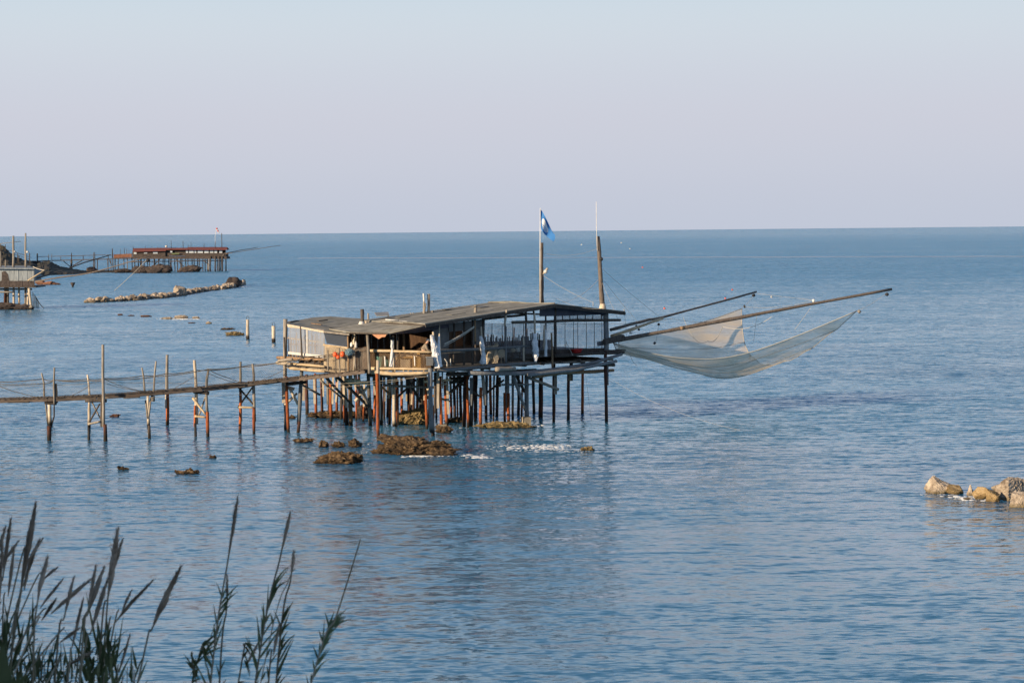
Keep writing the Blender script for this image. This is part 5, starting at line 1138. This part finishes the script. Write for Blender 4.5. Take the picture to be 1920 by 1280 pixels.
for px, lab in ((838, 'bent white pipe stub on the balcony edge'), (844.5, 'straight white pipe stub on the balcony edge')):
    b = on_deck(FR, px, -.05); th = thing('pipe_stub', b, lab, 'pipe', 'white pipe stubs'); tube('pipe', [b, b + Vector((0, 0, .3)), b + Vector((-.12 if px < 840 else 0, 0, .5))], .03, 'white', th, 7); lathe('pipe_collar', b, [(.06, 0), (.06, .04)], 'white', th, 8)

# plastic chairs: one standing, a nested stack beside it
def chair(loc, rz, lab, group):
    th = thing('plastic_chair', loc, lab, 'chair', group); ca, sa = math.cos(rz), math.sin(rz); L = Vector(loc)
    def T(x, y, z): return L + Vector((x * ca - y * sa, x * sa + y * ca, z))
    slab('seat', [T(-.22, -.22, .43), T(.22, -.22, .43), T(.20, .20, .41), T(-.20, .20, .41)], .03, 'cream', th)
    n = 8; vs = []
    for i in range(n + 1):
        a = (i / n - .5) * 2; top = .84 - .12 * a * a
        for z, y in ((.43, .20), (.62, .235), (top, .28)):
            vs.append(T(.22 * a, y + .03 * (1 - a * a), z))
    k = len(vs); vs += [v + Vector((-sa * .025, ca * .025, 0)) for v in vs]
    fs = []
    for i in range(n):
        for j in range(2):
            p = i * 3 + j; fs += [(p, p + 3, p + 4, p + 1), (k + p, k + p + 1, k + p + 4, k + p + 3)]
        fs.append((i * 3 + 2, i * 3 + 5, k + i * 3 + 5, k + i * 3 + 2))
    fs += [(0, 1, k + 1, k), (1, 2, k + 2, k + 1), (n * 3, k + n * 3, k + n * 3 + 1, n * 3 + 1), (n * 3 + 1, k + n * 3 + 1, k + n * 3 + 2, n * 3 + 2)]
    mk('backrest', vs, fs, 'cream', th)
    for sx in (-1, 1):
        bar('leg', T(sx * .20, -.20, .42), T(sx * .24, -.25, 0), .05, .045, 'cream', th); bar('leg', T(sx * .19, .19, .42), T(sx * .23, .29, 0), .05, .045, 'cream', th)
        tube('armrest', [T(sx * .23, -.20, .42), T(sx * .255, -.20, .63), T(sx * .255, .0, .66), T(sx * .22, .24, .66)], .022, 'cream', th, 5)
    return th
cbase = on_deck(FR, 936, -.48); crz = math.atan2(-NF.y, -NF.x) - math.pi / 2
chair(cbase, crz + math.pi * .92, 'single cream plastic chair on the balcony beside the nested stack', 'plastic chairs on the balcony')
for k in range(6):
    b = on_deck(FR, 916, -.42) + Vector((0, 0, .065 * k)) + (ALONG * (.035 * k))
    chair(b, crz - math.pi * .55, 'bottom chair of the nested cream stack on the balcony' if k == 0 else ('top chair of the nested cream stack on the balcony' if k == 5 else ['', 'second', 'third', 'fourth', 'fifth'][k] + ' cream chair from the bottom of the nested stack on the balcony'), 'plastic chairs on the balcony')

# person leaning over behind the front rail
def skin_obj(name, verts, edges, radii, material, parent, root=0):
    og = WL[parent.name]; me = bpy.data.meshes.new(name); me.from_pydata([tuple(v) for v in verts], edges, []); me.materials.append(M[material])
    o = bpy.data.objects.new(name, me); link(o, parent, og)
    sk = o.modifiers.new('skin', 'SKIN'); sk.use_smooth_shade = True
    if not me.skin_vertices: me.skin_vertices.new() if hasattr(me.skin_vertices, 'new') else None
    for i, r in enumerate(radii): me.skin_vertices[0].data[i].radius = (r, r) if not isinstance(r, tuple) else r; me.skin_vertices[0].data[i].use_root = (i == root)
    sb = o.modifiers.new('sub', 'SUBSURF'); sb.levels = 2; sb.render_levels = 2
    return o
pb = on_deck(FA, 794, -.34)
man = thing('person', pb, 'person in grey brown clothes and a white cap, bent forward behind the front rail', 'person')
J = dict(pel=(0, 0, .86), wai=(.04, 0, 1.02), che=(.10, 0, 1.18), nec=(.17, 0, 1.30), hed=(.225, 0, 1.385), top=(.245, 0, 1.44))
bv = [J['pel'], J['wai'], J['che'], J['nec'], J['hed'], J['top']]; be = [(0, 1), (1, 2), (2, 3), (3, 4), (4, 5)]; brd = [(.13, .16), (.12, .15), (.13, .17), .055, .085, .075]
for s in (-1, 1):
    k = len(bv); bv += [(.0, .10 * s, .80), (.04, .11 * s, .46), (-.02, .12 * s, .09), (.12, .13 * s, .04)]; be += [(0, k), (k, k + 1), (k + 1, k + 2), (k + 2, k + 3)]; brd += [.085, .062, .045, .04]
    k = len(bv); bv += [(.13, .17 * s, 1.20), (.22, .20 * s, .95), (.44, .15 * s, .86), (.50, .14 * s, .85)]; be += [(2, k), (k, k + 1), (k + 1, k + 2), (k + 2, k + 3)]; brd += [.06, .045, .035, .032]
skin_obj('body', bv, be, brd, 'skin', man)
jv = [J['pel'], J['wai'], J['che'], (.15, 0, 1.26)]; je = [(0, 1), (1, 2), (2, 3)]; jr = [(.15, .18), (.145, .175), (.15, .19), .085]
for s in (-1, 1):
    k = len(jv); jv += [(.13, .17 * s, 1.20), (.22, .20 * s, .95), (.42, .155 * s, .868)]; je += [(2, k), (k, k + 1), (k + 1, k + 2)]; jr += [.08, .065, .05]
skin_obj('jacket', jv, je, jr, 'jacket', man)
tv_ = [J['pel']]; te = []; tr = [(.145, .175)]
for s in (-1, 1):
    k = len(tv_); tv_ += [(.0, .10 * s, .78), (.04, .11 * s, .46), (-.02, .12 * s, .10)]; te += [(0, k), (k, k + 1), (k + 1, k + 2)]; tr += [.105, .08, .065]
skin_obj('trousers', tv_, te, tr, 'trousers', man)
lathe('cap', pb + Vector((.235, 0, 1.425)), [(.098, 0), (.10, .03), (.085, .075), (.045, .105), (.01, .11)], 'white', man, 12); slab('cap_peak', [pb + Vector((.31, -.06, 1.425)), pb + Vector((.31, .06, 1.425)), pb + Vector((.41, .04, 1.40)), pb + Vector((.41, -.04, 1.40))], .012, 'white', man)

# ------------------------------------------------------------------ foam
def foam(name, spots, label, seed):
    r = random.Random(seed); v, f = ICO[2]; vs, fs = [], []
    for (x0, y0, x1, y1, n, sz, spread) in spots:
        a, b = W(x0, y0), W(x1, y1)
        for _ in range(n):
            t = r.random(); c = a.lerp(b, t) + Vector((r.gauss(0, .25), r.gauss(0, spread), 0)); s = sz * r.uniform(.3, 1.3); ay = r.uniform(.5, 1.4)
            o = len(vs); ox = Vector((r.uniform(-9, 9),) * 3)
            for p in v:
                k = 1 + .5 * noise.noise(Vector(p) * 2.2 + ox); vs.append(c + Vector((p[0] * s * 1.5 * k, p[1] * s * ay * 1.3 * k, p[2] * s * .16 * k)))
            fs += [tuple(i + o for i in t_) for t_ in f]
    fm = mat('sea foam', [(.70, .73, .76), (.86, .87, .88)], 8, rough=.9, jitter=.05)
    o = mk(name, vs, fs, fm, None, True); tag(o, label, kind='stuff')
foam('foam', [(768, 855, 812, 852, 90, .07, .25), (812, 853, 850, 856, 30, .04, .12), (872, 851, 908, 859, 60, .07, .16), (946, 838, 1062, 837, 150, .055, .75), (975, 842, 1040, 841, 60, .05, .5), (1050, 844, 1112, 845, 40, .035, .3), (905, 836, 960, 842, 30, .03, 1.2), (640, 845, 700, 848, 10, .03, .3), (1002, 797, 1012, 799, 8, .08, .15), (676, 833, 684, 837, 6, .06, .15),
              (1785, 929, 1836, 938, 34, .07, .25), (1738, 926, 1775, 928, 14, .04, .08), (300, 597, 350, 598, 40, .22, .8), (335, 599, 372, 598, 20, .2, .6), (448, 537, 456, 538, 8, .3, .6), (860, 800, 900, 803, 10, .06, .3)], 'white foam breaking around the rocks', 4)
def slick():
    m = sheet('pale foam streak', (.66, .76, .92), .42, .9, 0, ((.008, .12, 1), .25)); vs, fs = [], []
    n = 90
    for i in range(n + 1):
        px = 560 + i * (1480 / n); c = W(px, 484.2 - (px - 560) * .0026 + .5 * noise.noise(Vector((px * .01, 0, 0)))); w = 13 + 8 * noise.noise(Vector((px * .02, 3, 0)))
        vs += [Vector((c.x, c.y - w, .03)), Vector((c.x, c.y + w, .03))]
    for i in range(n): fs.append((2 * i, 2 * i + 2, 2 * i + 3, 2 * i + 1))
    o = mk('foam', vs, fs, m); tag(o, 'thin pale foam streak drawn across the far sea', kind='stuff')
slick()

# ------------------------------------------------------------------ the hillside the viewer stands on, with an unseen bank added for shade
def ground_z(x, y):
    if y < 1.5: z = H - 1.62 + max(0.0, min(-y, 12)) * .16
    elif y < 6.5: z = H - 1.62 - (y - 1.5) * .16
    elif y < 22: z = (H - 2.42) - (y - 6.5) / 15.5 * (H - 2.42 + .6)
    else: z = -.6 - (y - 22) * .2
    k = max(0.0, min(1.0, (16 - y) / 10)); k = k * k * (3 - 2 * k)
    shade_bank = max(0.0, min(6.5, (-x - 4.5) * 1.0)) * k  # unseen bank to the left, added and shaped to shade the foreground reeds
    return z * (1 if y < 6.5 or shade_bank < .01 else 1) + shade_bank + .12 * noise.noise(Vector((x * .5, y * .5, 0)))
def hillside():
    xs = [-75 + i * 1.5 for i in range(74)]; ys = [-40 + j * 1.25 for j in range(56)]; vs, fs = [], []
    for x in xs:
        for y in ys: vs.append(Vector((x, y, ground_z(x, y))))
    k = len(ys)
    for i in range(len(xs) - 1):
        for j in range(k - 1): fs.append((i * k + j, (i + 1) * k + j, (i + 1) * k + j + 1, i * k + j + 1))
    m = mat('dry scrub hillside', [(.06, .07, .03), (.12, .11, .06), (.19, .16, .10)], .8, bump=.4)
    o = mk('hillside', vs, fs, m, None, True); tag(o, 'scrubby hillside below the viewpoint with an unseen bank added for shade', kind='structure')
hillside()

# ------------------------------------------------------------------ plumed grasses and reeds in the foreground
rr_ = random.Random(21)
def leaf_geo(p0, d, length, width, droop, up=Vector((0, 0, 1)), n=5, side=None):
    d = d.normalized(); s = (side or d.cross(Vector((0, 1, 0)))); s = s.normalized() if s.length > 1e-3 else Vector((1, 0, 0)); vs, fs = [], []
    for i in range(n + 1):
        t = i / n; p = p0 + d * (length * t) - up * (droop * length * t * t); w = width * (1 - t) ** .7 * (.55 + .9 * min(1, t * 4)) * .5 if i < n else 0.0004
        vs += [p - s * w, p + s * w]
    for i in range(n): fs.append((2 * i, 2 * i + 2, 2 * i + 3, 2 * i + 1))
    return vs, fs
def reed(tip, base, bottom, Y, label, group, w=.011, plume=True, leaves=(), name='plume_reed', sr=.0030, hairs=110):
    """One stalk: photo positions of its tip, the foot of its plume and a low point on the stem."""
    T, B, L = P(*tip, Y), P(*base, Y + rr_.uniform(-.05, .05)), P(*bottom, Y + rr_.uniform(-.1, .1))
    dirn = (L - B).normalized(); dirn = Vector((dirn.x * .6, dirn.y, min(dirn.z, -.6))).normalized()
    g = L.copy()
    for _ in range(80):
        if g.z <= ground_z(g.x, g.y): break
        g = g + dirn * .04
    th = thing(name, g, label, 'reed', group)
    ctrl = [g, L, B, T]; pts = [curve4(ctrl, i / 18) for i in range(19)]
    k = next((i for i, p in enumerate(pts) if p.z > B.z), 12)
    end = pts if not plume else pts[:k + 2]
    tube('stem', end, [sr * 1.25 - sr * .5 * i / len(end) for i in range(len(end))], 'drystalk', th, 5)
    if plume:
        ax = [curve4(ctrl, 2 / 3 + (i / 12) / 3) for i in range(13)]
        prof = [.18, .4, .62, .82, .95, 1.0, .98, .9, .78, .62, .45, .26, .06]
        vs, fs = tube_geo(ax, [w * .55 * q + .0006 for q in prof], 6, rough=.3, seed=rr_.random())
        Lp = (T - B).length
        for _ in range(hairs):
            t = rr_.random() ** .9 * .93; i = min(int(t * 12), 11); c = ax[i].lerp(ax[i + 1], t * 12 - i); d = (ax[i + 1] - ax[i]).normalized()
            o_ = d.orthogonal(); o_.rotate(Matrix.Rotation(rr_.uniform(0, 6.28), 3, d)); wi = w * prof[i] * rr_.uniform(.5, 1.7)
            e = c + d * (Lp * rr_.uniform(.06, .13)) + o_.normalized() * wi; s = d.cross(o_).normalized() * .0011; b0 = c + o_.normalized() * wi * .35
            q = len(vs); vs += [b0 - s, b0 + s, e]; fs.append((q, q + 1, q + 2))
        mk('plume', vs, fs, 'plume', th)
    for (u, side, ln, wd, dr) in leaves:
        p0 = curve4(ctrl, u); ax_ = (curve4(ctrl, min(1, u + .02)) - p0).normalized()
        d = ax_ * rr_.uniform(.85, 1.2) + Vector((side, rr_.uniform(-.5, .5), 0)) * rr_.uniform(.2, .65)
        v, f = leaf_geo(p0, d, ln, wd, dr); o = mk('leaf', v, f, 'leaf', th)
    return th
CG = 'plumed grass stalks in the lower left clump'
clump = [((68, 938), (40, 1100), (22, 1230), .016), ((20.5, 970), (6, 1078), (-6, 1180), .011), ((11, 985), (-4, 1040), (-20, 1130), .009), ((35.5, 1012), (4, 1058), (-25, 1110), .008), ((80.6, 1008), (52, 1052), (22, 1120), .009),
         ((90, 1042), (71, 1125), (62, 1270), .013), ((109, 1062), (80, 1088), (38, 1150), .007), ((119, 1084), (75, 1140), (40, 1205), .007), ((106.5, 1120), (78, 1163), (38, 1235), .008), ((139, 1080), (121, 1155), (105, 1250), .009),
         ((173.5, 1082), (95, 1150), (30, 1212), .011), ((180, 1058), (166, 1138), (152, 1240), .009), ((196, 1061), (166, 1147), (146, 1240), .014), ((204, 1079), (172, 1180), (150, 1270), .011), ((157, 1119), (135, 1214), (127, 1285), .008),
         ((150, 1176), (112, 1204), (66, 1240), .008), ((175, 1220), (122, 1250), (85, 1285), .010), ((27, 1023), (15, 1118), (4, 1210), .009), ((57, 1045), (45, 1106), (28, 1185), .008), ((74, 1010), (46, 1090), (20, 1190), .010), ((5, 1010), (0, 1100), (-8, 1190), .010)]
for k, (a, b, c_, w) in enumerate(clump):
    reed(a, b, c_, 6.5 + rr_.uniform(-.35, .45), 'tallest plumed grass stalk of the dense lower left clump' if k == 0 else 'brown plumed grass stalk in the dense lower left clump', CG, w, name='plumed_grass')
SG = 'plumed stalks standing apart'
reed((221, 989), (204, 1112), (188, 1230), 6.4, 'thick brown plume standing highest at the open side of the clump', SG, .018, name='plumed_grass', hairs=170)
reed((230, 1009), (213, 1072), (200, 1150), 6.45, 'thin plume tucked against the thick high plume', SG, .008, name='plumed_grass')
reed((288, 1086), (217, 1166), (194, 1242), 6.5, 'plume bent over far to the side beyond the thick high plume', SG, .009, name='plumed_grass')
reed((247, 1105), (228, 1148), (204, 1225), 6.6, 'short thin plume crossing behind the bent plume', SG, .007, name='plumed_grass')
reed((340, 1060), (287, 1174), (262, 1262), 6.3, 'single thick slanting plume on its own between clump and leafy reeds', SG, .017, name='plumed_grass', hairs=160, leaves=[(.30, .8, .10, .007, .2), (.28, -.7, .08, .006, .1), (.32, .3, .09, .006, .1), (.25, -.5, .12, .007, .2)])
reed((244, 1188), (223, 1260), (212, 1300), 6.5, 'low narrow plume between the thick high plume and the slanting plume', SG, .007, name='plumed_grass')
def lv(n, u0, u1, l0, l1, wd=.0075, sides=(-1, 1, 1)):
    n = int(n * 1.5); l0 *= .55; l1 *= .72; wd = min(wd, .0058)
    return [(u0 + (u1 - u0) * (i + rr_.random() * .6) / n, rr_.choice(sides) * rr_.uniform(.4, 1.1), rr_.uniform(l0, l1), wd * rr_.uniform(.7, 1.2), rr_.uniform(-.05, .35)) for i in range(n)]
RG = 'leafy reeds with slender plumes'
reed((446, 931), (428, 1047), (396, 1270), 6.3, 'tallest slender reed with a long narrow dark plume', RG, .009, leaves=lv(14, .2, .52, .08, .16), name='reed')
reed((425.5, 1076), (425, 1140), (412, 1272), 6.35, 'short reed plume leaning on the tallest slender reed', RG, .006, leaves=lv(6, .22, .36, .06, .11), name='reed')
reed((545, 959), (527, 1038), (482, 1257), 6.3, 'second tallest slender reed with a plume and a leafy base', RG, .008, leaves=lv(22, .26, .52, .07, .17), name='reed')
reed((551, 1031), (545, 1086), (522, 1230), 6.3, 'slender reed with a short plume beside the second tallest', RG, .008, leaves=lv(20, .18, .40, .07, .18), name='reed')
reed((553, 1066), (540, 1090), (500, 1225), 6.4, 'thin bare stalk crossing under the short plume', RG, plume=False, leaves=lv(4, .25, .4, .06, .1), name='reed', sr=.0016)
reed((676, 1011), (631, 1153), (586, 1270), 6.3, 'bare thin reed stalk with the widest leafy base, last towards open water', RG, plume=False, leaves=lv(34, .22, .55, .07, .15, .0065, (-1, 1)), name='reed', sr=.0028)
reed((524, 1168), (512, 1230), (503, 1285), 6.3, 'low dark plume among the leaves of the paired reeds', RG, .008, name='reed', leaves=lv(5, .2, .4, .06, .12))
reed((489, 1196), (460, 1250), (446, 1285), 6.4, 'low slanting dry plume in front of the second tallest reed', RG, .007, name='reed', leaves=lv(6, .3, .6, .06, .13))
reed((404, 1167), (384, 1225), (360, 1285), 6.4, 'thin sprig with sparse leaves beside the tallest slender reed', RG, plume=False, leaves=lv(16, .3, .72, .05, .12, .007), name='reed', sr=.0016)
reed((352, 1232), (364, 1262), (372, 1300), 6.4, 'small leaning sprig of leaves, first of the leafy reeds', RG, plume=False, leaves=lv(10, .35, .8, .05, .10, .008), name='reed', sr=.0016)
# leafy tufts at the feet of the clump
def tuft(px, py, Y, n, ln, wd, spread, label, lean=.3):
    c = P(px, py, Y); g = Vector((c.x, c.y, ground_z(c.x, c.y))); th = thing('grass_tuft', g, label, 'grass', 'leafy grass tufts'); vs, fs = [], []; h = c.z - g.z
    for _ in range(n):
        a = rr_.uniform(0, 6.28); r = spread * math.sqrt(rr_.random()); p0 = c + Vector((math.cos(a) * r, math.sin(a) * r, rr_.uniform(-h * .5, .05)))
        d = Vector((rr_.gauss(.12, lean), rr_.gauss(0, lean), 1)); v, f = leaf_geo(p0, d, ln * rr_.uniform(.5, 1.2), wd * rr_.uniform(.6, 1.2), rr_.uniform(-.1, .6), side=Vector((1, rr_.uniform(-.8, .8), 0)))
        o = len(vs); vs += v; fs += [tuple(i + o for i in t) for t in f]
    tag(mk('grass_blades', vs, fs, 'leaf', th), kind='stuff')
    for _ in range(3):
        a = c + Vector((rr_.uniform(-spread, spread), rr_.uniform(-.1, .1), 0)); log('stem', Vector((a.x, a.y, g.z - .05)), a + Vector((rr_.uniform(-.03, .05), 0, .05)), .004, .0015, 'drystalk', th, segs=3, sides=5)
tuft(20, 1222, 6.5, 210, .16, .009, .085, 'thick dark green grass tuft in the corner under the plumes')
tuft(60, 1262, 6.6, 150, .15, .008, .075, 'dark grass tuft at the foot of the tall plumes')
tuft(104, 1268, 6.5, 60, .10, .008, .025, 'small upright leaf tuft between two larger tufts')
tuft(150, 1275, 6.6, 110, .12, .008, .06, 'spreading grass tuft under the middle plumes')
tuft(190, 1238, 6.5, 150, .15, .008, .05, 'tall leafy tuft under the thick high plume')
tuft(182, 1285, 6.4, 90, .12, .009, .06, 'low grass tuft at the bottom edge below the thick high plume')
tuft(250, 1278, 6.3, 40, .09, .008, .025, 'sparse leaf tuft at the foot of the single slanting plume', .4)
bl = P(8, 1300, 1.9); bt = thing('broad_leaf_plant', Vector((bl.x, bl.y, ground_z(bl.x, bl.y))), 'blurred dark broad leaf very close in the bottom left corner', 'plant')
log('stem', Vector((bl.x, bl.y, ground_z(bl.x, bl.y))), bl, .006, .004, 'leaf', bt, segs=4, sides=6)
for dx, dz, ln, wd in ((-.004, 1, .05, .015), (.5, .5, .03, .016), (-.5, .4, .04, .018)):
    v, f = leaf_geo(bl, Vector((dx, 0, dz)), ln, wd, .1, n=7, side=Vector((1, .3, 0))); mk('leaf', v, f, 'leaf', bt)
